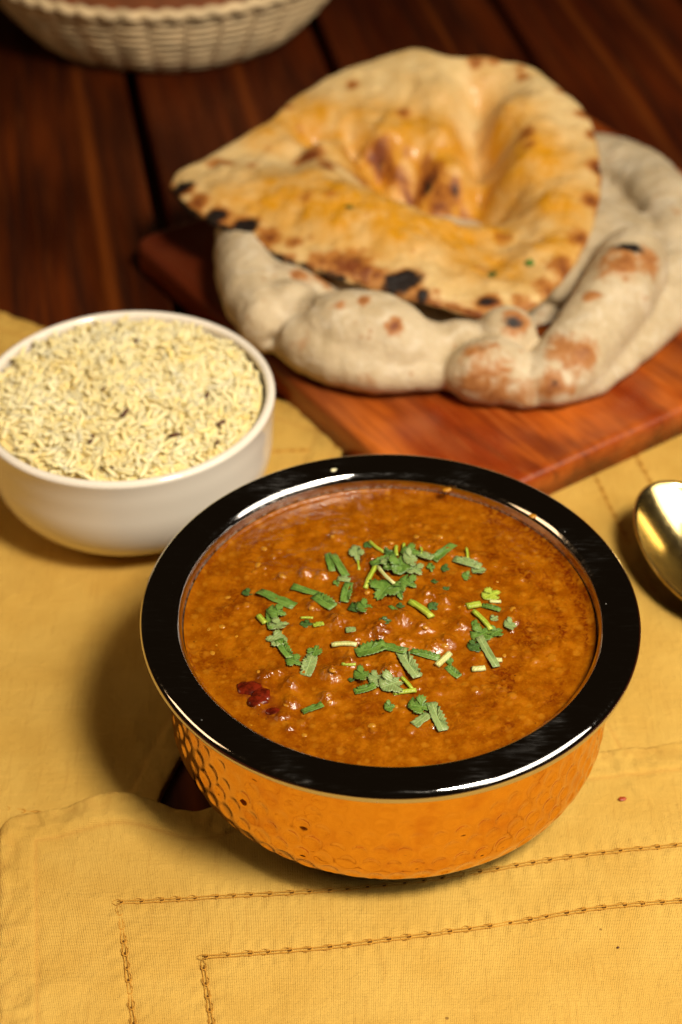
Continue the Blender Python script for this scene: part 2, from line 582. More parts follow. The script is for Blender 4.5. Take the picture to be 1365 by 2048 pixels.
class Placemat:
    """corners: back-left, back-right, front-right, front-left (world mm)."""

    def __init__(self, label, corners, zfun, n=(180, 150), corner=9.0, edge=None):
        C = np.array(corners, float)
        self.C, self.z = C, zfun
        a = 0.25 * (np.linalg.norm(C[1] - C[0]) + np.linalg.norm(C[2] - C[3]))
        b = 0.25 * (np.linalg.norm(C[3] - C[0]) + np.linalg.norm(C[2] - C[1]))
        self.a, self.b, self.edge = a, b, edge
        m = C.mean(0)
        self.root = thing("placemat", label, "placemat", (m[0], m[1], 0), "yellow cotton placemats overlapping on the table")
        self.o = (m[0], m[1], 0)
        # rows of vertices crowd towards the hem so the rounded edge is smooth
        def axis(n, L):
            t = np.linspace(-1, 1, n)
            t = np.sign(t) * (1 - (1 - np.abs(t)) ** 1.0)
            x = t * L
            ex = L - np.array([0.0, 0.15, 0.5, 1.0])
            return np.unique(np.r_[x[2:-2], ex, -ex])
        u, v = axis(n[0], a), axis(n[1], b)
        U, Vv = np.meshgrid(u, v, indexing='ij')
        d = np.minimum(a - np.abs(U), b - np.abs(Vv))
        RU, RV = round_map(U, Vv, a, b, corner)
        XY = self.w(RU, RV)
        th = 1.25
        prof = np.sqrt(np.clip(1 - (1 - np.clip(d / 1.0, 0, 1)) ** 2, 0, 1))
        z0 = zfun(XY[..., 0], XY[..., 1])
        hem = 0.45 * smooth(11.5, 10.0, d) - 0.22 * np.exp(-((d - 11.5) / 0.8) ** 2)
        zt = z0 + th * prof + hem * prof + 0.16 * fbm(XY[..., 0], XY[..., 1], 1.0, 16, 3) + 0.5 * smooth(16, 6, d) * 1.7 * prof * fbm(XY[..., 0] + XY[..., 1] * 0.5, XY[..., 1] - XY[..., 0] * .3, 5.0, 6.5, 2)
        for gl_ in GROOVES:
            S_ = spline(np.array(gl_), 260)
            x0, y0, x1, y1 = S_[:, 0].min() - 6, S_[:, 1].min() - 6, S_[:, 0].max() + 6, S_[:, 1].max() + 6
            m_ = (XY[..., 0] > x0) & (XY[..., 0] < x1) & (XY[..., 1] > y0) & (XY[..., 1] < y1)
            P_ = XY[m_]
            dd_ = np.linalg.norm(P_[:, None] - S_[None], axis=2)
            k_ = dd_.argmin(1)
            dm = dd_.min(1)
            al_ = np.r_[0, np.cumsum(np.linalg.norm(np.diff(S_, axis=0), axis=1))][k_]
            zt[m_] += -0.28 * np.exp(-(dm / 1.3) ** 2) * prof[m_] + 0.20 * np.exp(-((dm - 2.6) / 1.9) ** 2) * np.sin(al_ * 2 * np.pi / 5.7 + P_[:, 0] * .2) * prof[m_]
        zt = zt + 0.5 * prof * np.clip(0.12 - np.abs(fbm(XY[..., 0] * 0.5 + XY[..., 1] * .5, XY[..., 1] * 0.2 - XY[..., 0] * .12, 21.0, 30, 2)), 0, 1) / 0.12
        zb = z0 - 0.0 * prof
        nu, nv = U.shape
        top = np.dstack([XY, zt]).reshape(-1, 3)
        bot = np.dstack([XY, zb]).reshape(-1, 3)
        F = grid_faces(nu, nv)
        F2 = F[:, ::-1] + nu * nv
        rim = np.r_[[i * nv for i in range(nu)], [(nu - 1) * nv + j for j in range(1, nv)], [i * nv + nv - 1 for i in range(nu - 2, -1, -1)], [j for j in range(nv - 2, 0, -1)]]
        r2 = np.roll(rim, -1)
        F3 = np.stack([r2, rim, rim + nu * nv, r2 + nu * nv], -1)
        me = mesh("cloth", np.vstack([top, bot]), np.vstack([F, F2, F3]), self.o)
        hm = smooth(12.5, 11.2, d) * smooth(10.2, 11.2, d) + 0.5 * smooth(9, 2, d) * (fbm(XY[..., 0], XY[..., 1], 2, 4, 2) > 0.1)
        attr(me, "hem", np.r_[np.clip(hm, 0, 1).ravel(), np.zeros(nu * nv)])
        link("cloth", me, M_CLOTH, self.root)

    def w(self, u, v):
        s, t = (u / self.a + 1) / 2, (v / self.b + 1) / 2
        s, t = s[..., None], t[..., None]
        C = self.C
        P = (1 - s) * (1 - t) * C[3] + s * (1 - t) * C[2] + s * t * C[1] + (1 - s) * t * C[0]
        if self.edge is not None:
            P = P + self.edge(u, v)
        return P

    def stitch(self, pts, period=5.9, seed=0):
        """row of open-work stitches along a world polyline (mm)"""
        rnd = random.Random(seed)
        P = np.array(pts, float)
        n = max(4, int(np.linalg.norm(np.diff(P, axis=0), axis=1).sum() / 1.0))
        S = spline(P, n)
        z = self.z(S[:, 0], S[:, 1]) + 1.25 + 0.16 * fbm(S[:, 0], S[:, 1], 1.0, 16, 3)
        T = np.gradient(S, axis=0)
        T /= np.linalg.norm(T, axis=1)[:, None]
        N = np.stack([-T[:, 1], T[:, 0]], -1)
        j, holes = Joiner(), Joiner()
        for off in (-0.55, 0.35):
            w_ = (off + 0.22 * fbm(np.arange(n) * 1.0, 0 * S[:, 0], off, 5, 2))
            path = np.column_stack([S + N * w_[:, None], z + 0.10])
            j.add(*tube_arrays(path[::2], 0.17, 5))
        L = np.r_[0, np.cumsum(np.linalg.norm(np.diff(S, axis=0), axis=1))]
        s = 1.0
        while s < L[-1] - 1:
            i = min(n - 1, int(np.searchsorted(L, s)))
            c, t, nn, zz = S[i], T[i], N[i], z[i]
            r = 0.80 + rnd.uniform(-0.15, 0.15)
            an = np.linspace(-2.0, 2.0, 9)
            ring = np.column_stack([c + np.outer(np.cos(an) * r, t) + np.outer(np.sin(an) * r * 0.95, nn), zz + 0.16 + 0.08 * np.cos(an)])
            j.add(*tube_arrays(ring, 0.21, 5))
            for sg in (-1, 1):
                leg = np.array([[*(c + t * 0.3 + nn * sg * 0.5), zz + 0.12], [*(c - t * 1.2 + nn * sg * (0.9 + rnd.uniform(-.3, .3))), zz + 0.22], [*(c - t * 2.6 + nn * sg * 0.25), zz + 0.1]])
                j.add(*tube_arrays(spline(leg, 6), 0.10, 4))
            a8 = np.linspace(0, 2 * np.pi, 9)[:-1]
            hr = 0.46 + rnd.uniform(-0.1, 0.12)
            hv = np.column_stack([c + np.outer(np.cos(a8) * hr, t) + np.outer(np.sin(a8) * hr * 1.1, nn), np.full(8, zz + 0.09)])
            hv = np.vstack([hv, np.column_stack([hv[:, :2], np.full(8, zz - 0.3)])])
            holes.add(hv, [tuple(range(8))] + [(q, (q + 1) % 8, 8 + (q + 1) % 8, 8 + q) for q in range(8)])  # flat dark discs stand in for the shade down each hole
            s += period * (1 + rnd.uniform(-0.06, 0.06))
        o = link("stitching", j.mesh("stitching", self.o), M_THREAD, self.root)
        o["kind"] = "stuff"
        h = link("needle_hole_discs", holes.mesh("needle_hole_discs", self.o), M_HOLE, o, False)
        h["kind"] = "stuff"


def z_under(x, y):
    return 0.5 + 0.5 * np.clip(fbm(x, y, 4.0, 60, 2), -0.6, 0.6)


def z_front(x, y):
    hump = 4.2 * np.exp(-(((x + 70) / 15) ** 2 + ((y - 356) / 17) ** 2)) + 1.8 * np.exp(-(((x + 33) / 8) ** 2 + ((y - 352) / 10) ** 2)) \
        - 0.9 * np.exp(-(((x + 50) / 6) ** 2 + ((y - 350) / 12) ** 2))
    crease = 0.8 * np.exp(-((y - 345 - 0.14 * (x + 60)) / 2.2) ** 2) * smooth(-20, -45, x) * smooth(-100, -80, x)
    return 2.1 + hump + crease + 0.35 * fbm(x, y, 8.0, 45, 2)


left_mat = Placemat("yellow placemat under the white rice bowl, left of the copper bowl",
                    [(-250, 686), (5.5, 549.5), (-76, 290), (-290, 400)], z_under, corner=12,
                    edge=lambda u, v: np.stack([2.2 * fbm(u, v, 3, 60, 2), 2.2 * fbm(u, v, 9, 60, 2)], -1))
ca, sa = math.cos(math.radians(10.8)), math.sin(math.radians(10.8))
tr = np.array([97.8, 523.0]) + np.array([ca, sa]) * 55 + np.array([-sa, ca]) * 55
right_mat = Placemat("yellow placemat under the gold spoon and the front edge of the board",
                     [tr - np.array([ca, sa]) * 121, tr, tr - np.array([-sa, ca]) * 250, tr - np.array([-sa, ca]) * 250 - np.array([ca, sa]) * 95],
                     z_under, n=(120, 150))
cb, sb = math.cos(math.radians(8.2)), math.sin(math.radians(8.2))
ex, ey = np.array([cb, sb]), np.array([-sb, cb])
tl = np.array([-105.6, 346.0])


def front_edge(u, v):
    # the back hem wanders: pushed forward near the bowl
    t = smooth(40, 125, v)
    d = -7.0 * np.exp(-((u + 92) / 16) ** 2) + 2.0 * np.exp(-((u + 118) / 14) ** 2)
    return (t * d)[..., None] * ey


FRONT_ROWS = [([at(236, 1806, 3)[:2], at(450, 1795, 3)[:2], at(700, 1779, 3)[:2], at(830, 1765, 3)[:2], at(965, 1744, 3)[:2], at(1160, 1712, 3)[:2], at(1365, 1690, 3)[:2], at(1500, 1668, 3)[:2]], 5.6, 1),
              ([at(240, 1822, 3)[:2], at(254, 1930, 3)[:2], at(268, 2048, 3)[:2], at(285, 2180, 3)[:2]], 4.6, 2),
              ([at(406, 1916, 3)[:2], at(650, 1896, 3)[:2], at(830, 1874, 3)[:2], at(1000, 1850, 3)[:2], at(1180, 1820, 3)[:2], at(1365, 1802, 3)[:2], at(1500, 1785, 3)[:2]], 5.8, 3),
              ([at(407, 1932, 3)[:2], at(416, 1990, 3)[:2], at(424, 2048, 3)[:2], at(440, 2180, 3)[:2]], 4.6, 4)]
GROOVES[:] = [r_[0] for r_ in FRONT_ROWS]
front_mat = Placemat("yellow placemat lying on top at the front, with two rows of stitching",
                     [tl, tl + ex * 310, tl + ex * 310 - ey * 250, tl - ey * 250], z_front, n=(360, 290), corner=7, edge=front_edge)
GROOVES[:] = []
for r_ in FRONT_ROWS:
    front_mat.stitch(*r_)

left_mat.stitch([(-220, 392), at(-60, 1606, 1.5)[:2], at(0, 1617, 1.5)[:2], at(75, 1628, 1.5)[:2], at(140, 1638, 1.5)[:2]], 5.0, 5)
left_mat.stitch([at(500, 908, 1.5)[:2], at(560, 905, 1.5)[:2], at(690, 898, 1.5)[:2]], 5.0, 6)
right_mat.stitch([at(1030, 952, 1.5)[:2], at(1110, 945, 1.5)[:2], at(1183, 938, 1.5)[:2]], 5.2, 7)
right_mat.stitch([at(1187, 944, 1.5)[:2], at(1240, 1052, 1.5)[:2], at(1300, 1165, 1.5)[:2], at(1352, 1262, 1.5)[:2], at(1420, 1395, 1.5)[:2]], 5.2, 8)
right_mat.stitch([at(1245, 862, 1.5)[:2], at(1302, 965, 1.5)[:2], at(1340, 1035, 1.5)[:2], at(1420, 1190, 1.5)[:2]], 5.2, 9)

# ------------------------------------------------------------------ cutting board
bx = np.array([0.826, 0.563])          # along the front-right edge
by = np.array([-0.603, 0.798])         # along the left edge, going back
f0 = np.array([43.0, 480.0]) + 0       # hidden front corner of the top
BL_, BW_, BT = 236.0, 250.0, 13.2
board_z = 1.9


def board_mesh():
    nu, nv = 90, 80
    r = 9.0
    def ax(n, L):
        e = np.array([0, 0.3, 0.9, 1.8, 3.0])
        return np.unique(np.r_[np.linspace(-L + 4, L - 4, n), L - e, -L + e])
    a, b = BW_ / 2, BL_ / 2
    u, v = ax(nu, a), ax(nv, b)
    U, V = np.meshgrid(u, v, indexing='ij')
    d = np.minimum(a - np.abs(U), b - np.abs(V))
    RU, RV = round_map(U, V, a, b, r)
    q = np.clip(d / 3.0, 0, 1)
    drop = 3.0 * (1 - np.sqrt(1 - (1 - q) ** 2))
    # shallow grip notch in the front-right edge
    notch = np.exp(-((RU - (a - 158 + 44)) / 13) ** 2)
    RVn = RV + np.where(V < 0, 1.0, 0) * smooth(14, 0, d) * notch * 0
    zt = BT - drop - 0.9 * smooth(5, 8, d) * 0.6 + 0.12 * fbm(RU, RV, 0.0, 30, 2)
    zb = np.zeros_like(zt)
    X, Y = RU, RVn
    nu, nv = U.shape
    top = np.dstack([X, Y, zt]).reshape(-1, 3)
    bot = np.dstack([X, Y, zb]).reshape(-1, 3)
    F = grid_faces(nu, nv)
    rim = np.r_[[i * nv for i in range(nu)], [(nu - 1) * nv + j for j in range(1, nv)], [i * nv + nv - 1 for i in range(nu - 2, -1, -1)], [j for j in range(nv - 2, 0, -1)]]
    r2 = np.roll(rim, -1)
    F3 = np.stack([r2, rim, rim + nu * nv, r2 + nu * nv], -1)
    me = mesh("board_slab", np.vstack([top, bot]), np.vstack([F, F[:, ::-1] + nu * nv, F3]))
    # wood figure: a pale sapwood band, dark knots
    pale = np.exp(-((X - 52 - 3 * fbm(Y, X, 0, 40, 2)) / 9) ** 2) * 0.8 + 0.35 * np.clip(fbm(X, Y * 0.4, 4, 25, 3), 0, 1)
    dark = np.exp(-((X - 18 - 4 * fbm(Y, X, 2, 30, 2)) / 12) ** 2) * 0.55 + 0.5 * smooth(0.25, 0.6, fbm(X, Y * 0.5, 9, 22, 3))
    dark = dark + 0.95 * smooth(-40, -98, X + 9 * fbm(X * .3, Y, 3, 22, 3)) * smooth(-70, 10, Y)  # far left end darkened in the colour for the naan's shade
    attr(me, "pale", np.r_[np.clip(pale, 0, 1).ravel(), np.zeros(nu * nv)])
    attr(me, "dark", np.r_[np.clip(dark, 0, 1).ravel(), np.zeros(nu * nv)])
    return me


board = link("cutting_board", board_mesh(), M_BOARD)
bc = f0 + bx * BW_ / 2 + by * BL_ / 2
board.location = (bc[0] * K, bc[1] * K, board_z * K)
board.rotation_euler = (0, 0, math.atan2(bx[1], bx[0]))
tag(board, "reddish brown wooden serving board under the two naan breads", "cutting board")
B_TOP = board_z + BT - 0.5


# ------------------------------------------------------------------ plain puffy naan (lower)
def remeshed(name, ellipsoids, voxel, smooth_it, zmin):
    bm = bmesh.new()
    for (c, r, rot) in ellipsoids:
        m = Matrix.Translation(Vector(c) * K) @ Matrix.Rotation(math.radians(rot), 4, 'Z') @ Matrix.Diagonal((r[0] * K, r[1] * K, r[2] * K, 1))
        bmesh.ops.create_icosphere(bm, subdivisions=4, radius=1.0, matrix=m)
    me = bpy.data.meshes.new(name)
    bm.to_mesh(me)
    bm.free()
    o = bpy.data.objects.new("tmp", me)
    scene.collection.objects.link(o)
    md = o.modifiers.new("r", 'REMESH')
    md.mode = 'VOXEL'
    md.voxel_size = voxel * K
    sm = o.modifiers.new("s", 'SMOOTH')
    sm.iterations = smooth_it
    sm.factor = 0.5
    dg = bpy.context.evaluated_depsgraph_get()
    out = bpy.data.meshes.new_from_object(o.evaluated_get(dg))
    bpy.data.objects.remove(o)
    bpy.data.meshes.remove(me)
    out.name = name
    n = len(out.vertices)
    co = np.empty(n * 3)
    out.vertices.foreach_get("co", co)
    co = co.reshape(-1, 3) / K
    out.vertices.foreach_get("normal", nr := np.empty(n * 3))
    nr = nr.reshape(-1, 3)
    return out, co, nr


def blob(px, py, z, rx, ry, rz, rot=0):
    p = at(px, py, z)
    return ((p[0], p[1], z), (rx, ry, rz), rot)


zt = B_TOP
E_ = []


def rolled(pts, step=3.0):
    """chain of close blobs along (px, py, z, half width, half height): one smooth roll"""
    P = np.array([[*at(q[0], q[1], q[2]), q[3], q[4]] for q in pts])
    n_ = max(3, int(np.linalg.norm(np.diff(P[:, :3], axis=0), axis=1).sum() / step))
    for q in spline(P, n_):
        E_.append(((q[0], q[1], q[2]), (q[3], q[3], q[4]), 0))


# thin bread body
E_.append(((52, 668, zt + 3), (88, 78, 6.0), 25))
E_.append(((20, 650, zt + 3.5), (62, 60, 6.5), 0))
E_.append(((95, 690, zt + 3.5), (62, 60, 6.5), 0))
E_.append(blob(1165, 500, zt + 11, 38, 44, 12, 0))
E_ += [blob(585, 545, zt + 11, 30, 34, 14, 0), blob(570, 600, zt + 12, 22, 18, 14, 0), blob(640, 560, zt + 9, 30, 30, 11, 0)]
# left standing wall
rolled([(500, 455, zt + 13, 14, 12), (494, 520, zt + 15, 14, 15), (508, 585, zt + 15, 14, 15), (535, 640, zt + 14, 13, 14)])
# front roll with the big bubble
rolled([(580, 655, zt + 12, 12, 12), (640, 690, zt + 13, 14, 13), (740, 722, zt + 11, 15, 11), (830, 730, zt + 9, 13, 9), (890, 725, zt + 9, 12, 10)])
E_ += [blob(725, 668, zt + 17, 29, 18, 18, -14), blob(770, 690, zt + 15, 22, 16, 15.5, -10), blob(885, 700, zt + 11, 16, 11, 11, 0)]
E_ += [blob(575, 630, zt + 14, 15, 14, 15, 0), blob(615, 655, zt + 13, 16, 14, 14, -20), blob(840, 700, zt + 12, 17, 13, 12.5, 0), blob(560, 600, zt + 14, 13, 14, 14, 0), blob(920, 690, zt + 13, 14, 10, 11, 0)]
# small bubbles
E_ += [blob(1012, 672, zt + 17, 12.5, 10, 13, 0), blob(978, 742, zt + 12, 17.5, 13, 13.5, 6), blob(935, 740, zt + 9, 12, 11, 10.5, 0), blob(1055, 765, zt + 8, 17, 11, 9, 12)]
# long roll on the right and the low skirt outside it
rolled([(1105, 755, zt + 10, 13, 11), (1150, 715, zt + 13, 15, 14), (1195, 650, zt + 16, 16, 17), (1240, 580, zt + 18, 16.5, 18), (1266, 532, zt + 18, 15.5, 17)])
rolled([(1050, 782, zt + 6, 9, 6), (1180, 752, zt + 7, 10, 7), (1275, 680, zt + 7, 10, 7), (1335, 610, zt + 8, 11, 8), (1352, 540, zt + 10, 12, 10), (1352, 470, zt + 11, 13, 11), (1335, 410, zt + 11, 14, 11), (1290, 355, zt + 10, 15, 10), (1225, 318, zt + 9, 16, 9), (1130, 300, zt + 8, 18, 8)])
me, co, nr = remeshed("plain_naan", E_, 1.2, 12, zt)
co += nr * (0.6 * fbm(co[:, 0], co[:, 1], co[:, 2] / 9, 9, 3)[:, None] + 0.9 * fbm(co[:, 0], co[:, 1], co[:, 2] / 26, 26, 2, seed=4)[:, None])
# crack in the left of the front roll
ck = np.array([seen(co, *q) for q in [(612, 606), (580, 618), (556, 636), (546, 664), (534, 690)]])
cks = spline(ck, 40)
dd = np.min(np.linalg.norm(co[:, None, :] - cks[None], axis=2), axis=1)
co -= nr * (3.8 * np.exp(-(dd / 1.9) ** 2))[:, None]
co[:, 2] = np.maximum(co[:, 2], zt + 0.05)


def spots(co, lst):
    """(px, py, z, radius mm, weight[, stretch x]) -> 0..1 field on vertices"""
    out = np.zeros(len(co))
    for s in lst:
        p = seen(co, s[0], s[1])
        sx = s[5] if len(s) > 5 else 1.0
        d = np.sqrt(((co[:, 0] - p[0]) / sx) ** 2 + (co[:, 1] - p[1]) ** 2 + (co[:, 2] - p[2]) ** 2) / s[3]
        out = np.maximum(out, s[4] * np.exp(-(d ** 2) * 0.9))
    return out


toastA = spots(co, [(725, 597, zt + 30, 4, .95), (797, 652, zt + 28, 5, .9), (685, 606, zt + 28, 4, .6, 1.6), (705, 640, zt + 28, 3, .45), (790, 690, zt + 22, 4, .3),
                    (960, 705, zt + 22, 11, .72), (1010, 735, zt + 16, 9, .72), (940, 735, zt + 16, 9, .55), (980, 780, zt + 8, 12, .75, 2), (1040, 645, zt + 26, 8, .8), (1000, 640, zt + 26, 8, .45),
                    (1250, 520, zt + 34, 13, .82), (1300, 520, zt + 28, 10, .75), (1215, 545, zt + 33, 9, .5), (1270, 560, zt + 32, 10, .5), (1180, 590, zt + 30, 5, .75), (1290, 600, zt + 20, 8, .4),
                    (1120, 690, zt + 24, 9, .85), (1170, 710, zt + 22, 10, .8), (1150, 745, zt + 16, 7, .7), (1105, 765, zt + 10, 8, .85), (1115, 735, zt + 14, 6, .4), (1145, 780, zt + 5, 6, .7),
                    (600, 545, zt + 26, 5, .9), (650, 555, zt + 26, 7, .8), (1350, 420, zt + 20, 5, .5), (1300, 395, zt + 22, 5, .5, 1.8), (600, 690, zt + 14, 8, .35), (680, 740, zt + 6, 14, .3, 2.4), (500, 600, zt + 12, 6, .2)])
charA = spots(co, [(1262, 488, zt + 34, 4.5, .95, 2.2), (1030, 640, zt + 28, 4, .8, 1.8), (1108, 768, zt + 9, 3, .6), (965, 690, zt + 25, 4, .55, 2.5)])
me.vertices.foreach_set("co", (co * K).ravel())
me.update()
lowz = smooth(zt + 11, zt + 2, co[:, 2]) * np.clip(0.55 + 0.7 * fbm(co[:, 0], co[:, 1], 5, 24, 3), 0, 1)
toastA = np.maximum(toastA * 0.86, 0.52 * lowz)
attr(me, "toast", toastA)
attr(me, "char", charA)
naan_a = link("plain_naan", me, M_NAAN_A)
ori = Vector((52 * K, 668 * K, zt * K))
me.transform(Matrix.Translation(-ori))
naan_a.location = ori
tag(naan_a, "pale puffed naan with blistered rolled rim lying on the wooden board", "naan bread")

# ------------------------------------------------------------------ folded buttered naan (upper)
OUT = [(340, 368, 44), (352, 345, 46), (400, 318, 48), (470, 278, 50), (540, 235, 52), (600, 185, 54), (680, 140, 58), (760, 112, 62), (830, 94, 66), (900, 108, 66), (985, 112, 66), (1060, 130, 64),
       (1130, 180, 60), (1175, 225, 57), (1198, 290, 53), (1203, 350, 49), (1195, 420, 45), (1170, 490, 42), (1120, 560, 40), (1060, 612, 39), (1012, 633, 38), (960, 625, 38), (900, 612, 38),
       (820, 590, 39), (740, 568, 40), (650, 540, 42), (560, 508, 43), (480, 465, 44), (410, 430, 45), (365, 402, 45)]
INN = [(400, 370, 48), (450, 400, 48), (520, 420, 48), (600, 450, 47), (700, 490, 46), (800, 520, 45), (900, 550, 43), (1000, 590, 41), (660, 510, 44), (850, 570, 42),
       (440, 335, 49), (520, 338, 50), (590, 340, 53), (650, 348, 55), (715, 368, 54), (775, 396, 52), (840, 424, 48), (905, 446, 44), (965, 458, 41),
       (590, 320, 45), (640, 324, 39), (700, 337, 35), (760, 357, 32), (830, 389, 28), (900, 421, 26), (970, 440, 26),
       (520, 300, 49), (590, 285, 49), (640, 295, 47), (690, 285, 48), (720, 318, 41), (760, 288, 47), (800, 336, 39), (830, 300, 45), (865, 352, 38), (890, 300, 45), (905, 385, 34),
       (640, 240, 51), (740, 200, 55), (830, 170, 59), (830, 240, 51), (740, 255, 50), (900, 190, 58), (900, 270, 49), (930, 340, 41),
       (965, 170, 57), (958, 230, 46), (956, 300, 37), (953, 360, 29), (958, 410, 26),
       (1000, 220, 57), (1050, 180, 61), (1100, 230, 58), (1030, 290, 51), (1010, 350, 44), (1090, 310, 53), (1150, 280, 54), (1150, 380, 48), (1080, 400, 46), (1040, 430, 38), (1000, 440, 29),
       (950, 505, 38), (975, 530, 37), (935, 480, 38), (1010, 490, 37), (1060, 500, 42), (1110, 500, 43), (1020, 560, 41), (920, 520, 42)]


def tps(pts, vals, lam=2.0):
    P, v = np.array(pts), np.array(vals)
    n = len(P)
    d = np.linalg.norm(P[:, None] - P[None], axis=2)
    Km = np.where(d > 0, d ** 2 * np.log(d + 1e-9), 0) + lam * np.eye(n)
    Q = np.c_[np.ones(n), P]
    A = np.block([[Km, Q], [Q.T, np.zeros((3, 3))]])
    w = np.linalg.solve(A, np.r_[v, 0, 0, 0])
    def f(x, y):
        X = np.stack([x, y], -1)
        dd = np.linalg.norm(X[..., None, :] - P, axis=-1)
        return (np.where(dd > 0, dd ** 2 * np.log(dd + 1e-9), 0) @ w[:n]) + w[n] + w[n + 1] * x + w[n + 2] * y
    return f


def folded_naan():
    LO = -6.0           # whole bread lowered onto its support
    o3 = np.array([at(*p) for p in OUT])
    i3 = np.array([at(*p) for p in INN])
    f = tps(np.vstack([o3, i3])[:, :2], np.r_[o3[:, 2], i3[:, 2]], lam=1.5)
    c = np.array([at(820, 395, 45)[0], at(820, 395, 45)[1]])
    ring = spline(np.vstack([o3[:, :2], o3[:1, :2]]), 361)[:-1]
    na, ns = 360, 84
    s = np.r_[np.linspace(0.002, 0.9, ns - 20), 0.9 + 0.1 * np.sin(np.linspace(0, np.pi / 2, 21))[1:]]
    rag = 1 + 0.012 * fbm(np.arange(na) * 1.0, 0.0, 0.0, 9, 3)
    rag[-1] = rag[0]
    XY = c + (ring - c)[:, None, :] * (s[None, :] * (1 + (rag[:, None] - 1) * s[None, :] ** 3))[..., None]
    x, y = XY[..., 0], XY[..., 1]
    z = f(x, y)
    d = (1 - s)[None, :] * np.linalg.norm(ring - c, axis=1)[:, None]
    T = 4.2
    q = np.clip(d / 2.6, 0, 1)
    half = T / 2 * np.sqrt(np.clip(1 - (1 - q) ** 2, 0, 1))
    puff = 0.7 * np.exp(-((d - 7) / 5) ** 2) * (0.6 + fbm(x, y, 3, 26, 2))
    crumple = 1.5 * fbm(x, y, 0, 18, 3) * smooth(2, 20, d) + 0.75 * fbm(x, y, 7, 8, 3) * smooth(2, 10, d)
    hc = at(810, 330, 43)
    crumple = crumple + 1.7 * fbm(x * 0.8 + y * 0.6, (y * 0.8 - x * 0.6) * 0.55, 31, 6.5, 3) * np.exp(-(((x - hc[0]) / 24) ** 2 + ((y - hc[1]) / 17) ** 2))
    mid = z - T / 2 + crumple
    zt_, zb_ = mid + half + puff * q, mid - half
    top = np.dstack([x, y, zt_]).reshape(-1, 3)
    bot = np.dstack([x, y, zb_]).reshape(-1, 3)
    n = na * ns
    F = grid_faces(na, ns, True)
    last = np.arange(na) * ns + ns - 1
    l2 = np.roll(last, -1)
    F3 = np.stack([last, last + n, l2 + n, l2], -1)[:, ::-1]
    first = [tuple(np.arange(na) * ns), tuple((np.arange(na) * ns + n)[::-1])]
    V = np.vstack([top, bot])
    return V, np.vstack([F, F[:, ::-1] + n, F3]), x, y, d, n


V, F, x, y, d, n = folded_naan()
on = np.array([at(820, 395, 45)[0], at(820, 395, 45)[1], 40])
me = mesh("folded_naan", V, F, on)
dN = np.r_[d.ravel(), d.ravel()]
TOPM = np.r_[np.ones(n), np.zeros(n)]


def spots2(lst):
    out = np.zeros(len(V))
    for s_ in lst:
        p = seen(V[:n], s_[0], s_[1])
        sx = s_[5] if len(s_) > 5 else 1.0
        dd_ = np.sqrt(((V[:, 0] - p[0]) / sx) ** 2 + (V[:, 1] - p[1]) ** 2) / s_[3]
        out = np.maximum(out, s_[4] * np.exp(-dd_ ** 2 * 0.9))
    return out


toastB = spots2([(370, 375, 46, 5, 1), (395, 400, 46, 6, .9), (440, 430, 46, 7, 1), (490, 450, 46, 8, 1), (540, 470, 46, 7, .9), (590, 480, 45, 5, .85), (640, 505, 44, 6, .6), (690, 520, 43, 9, .9, 1.6), (740, 545, 42, 8, .9), (800, 560, 41, 8, .95, 1.4),
                 (840, 590, 40, 5, .9), (870, 580, 41, 3, .6), (975, 602, 40, 5, .9, 1.5), (1040, 600, 39, 6, .75), (1090, 570, 40, 7, .8), (1130, 530, 42, 8, .85), (1160, 470, 43, 7, .8), (1190, 400, 46, 6, .9), (1200, 330, 50, 6, 1), (1195, 270, 55, 5, .9), (1170, 225, 58, 5, .8), (1120, 175, 61, 4, .6),
                 (445, 320, 50, 5, .75, 1.7), (500, 325, 53, 4, .6, 1.5), (615, 310, 51, 6, .95, 1.3), (655, 328, 47, 5, .9), (600, 255, 53, 4, .55), (705, 165, 58, 4, .75), (810, 222, 58, 4, .8), (640, 190, 55, 5, .4, 1.5), (580, 210, 53, 4, .6),
                 (755, 318, 0, 5, .95, 1.4), (772, 335, 0, 3, .9), (805, 352, 0, 4, .8, 1.8), (850, 362, 0, 6, 1, 1.3), (868, 388, 0, 4, .9), (912, 374, 0, 3.5, 1), (852, 322, 0, 4, .85), (815, 300, 0, 3, .6), (890, 345, 0, 3, .6), (700, 305, 0, 4, .6, 1.6), (735, 285, 0, 3, .5), (880, 410, 0, 5, .8, 1.5), (935, 425, 0, 4, .6), (950, 265, 49, 4, .5), (720, 330, 47, 5, .5),
                 (1052, 262, 57, 5, .9), (1055, 285, 55, 4, .7), (1043, 150, 63, 4, .85), (1040, 130, 64, 4, .6), (955, 120, 66, 5, .75), (985, 118, 66, 4, .6), (1008, 470, 37, 5, .75), (975, 535, 37, 7, .5), (870, 250, 56, 3, .4),
                 (660, 384, 55, 4, .55), (615, 385, 54, 4, .5, 1.6), (540, 290, 52, 4, .4), (900, 160, 62, 4, .3), (760, 180, 58, 3, .4), (620, 470, 50, 3, .5), (770, 500, 48, 3, .3)])
edge = np.exp(-(dN / 2.2) ** 2) * (0.45 + 0.6 * fbm(V[:, 0], V[:, 1], 0, 14, 3))
toastB = np.maximum(toastB, np.clip(edge, 0, 0.8) * smooth(600, 560, V[:, 1]) + np.clip(edge, 0, .5))
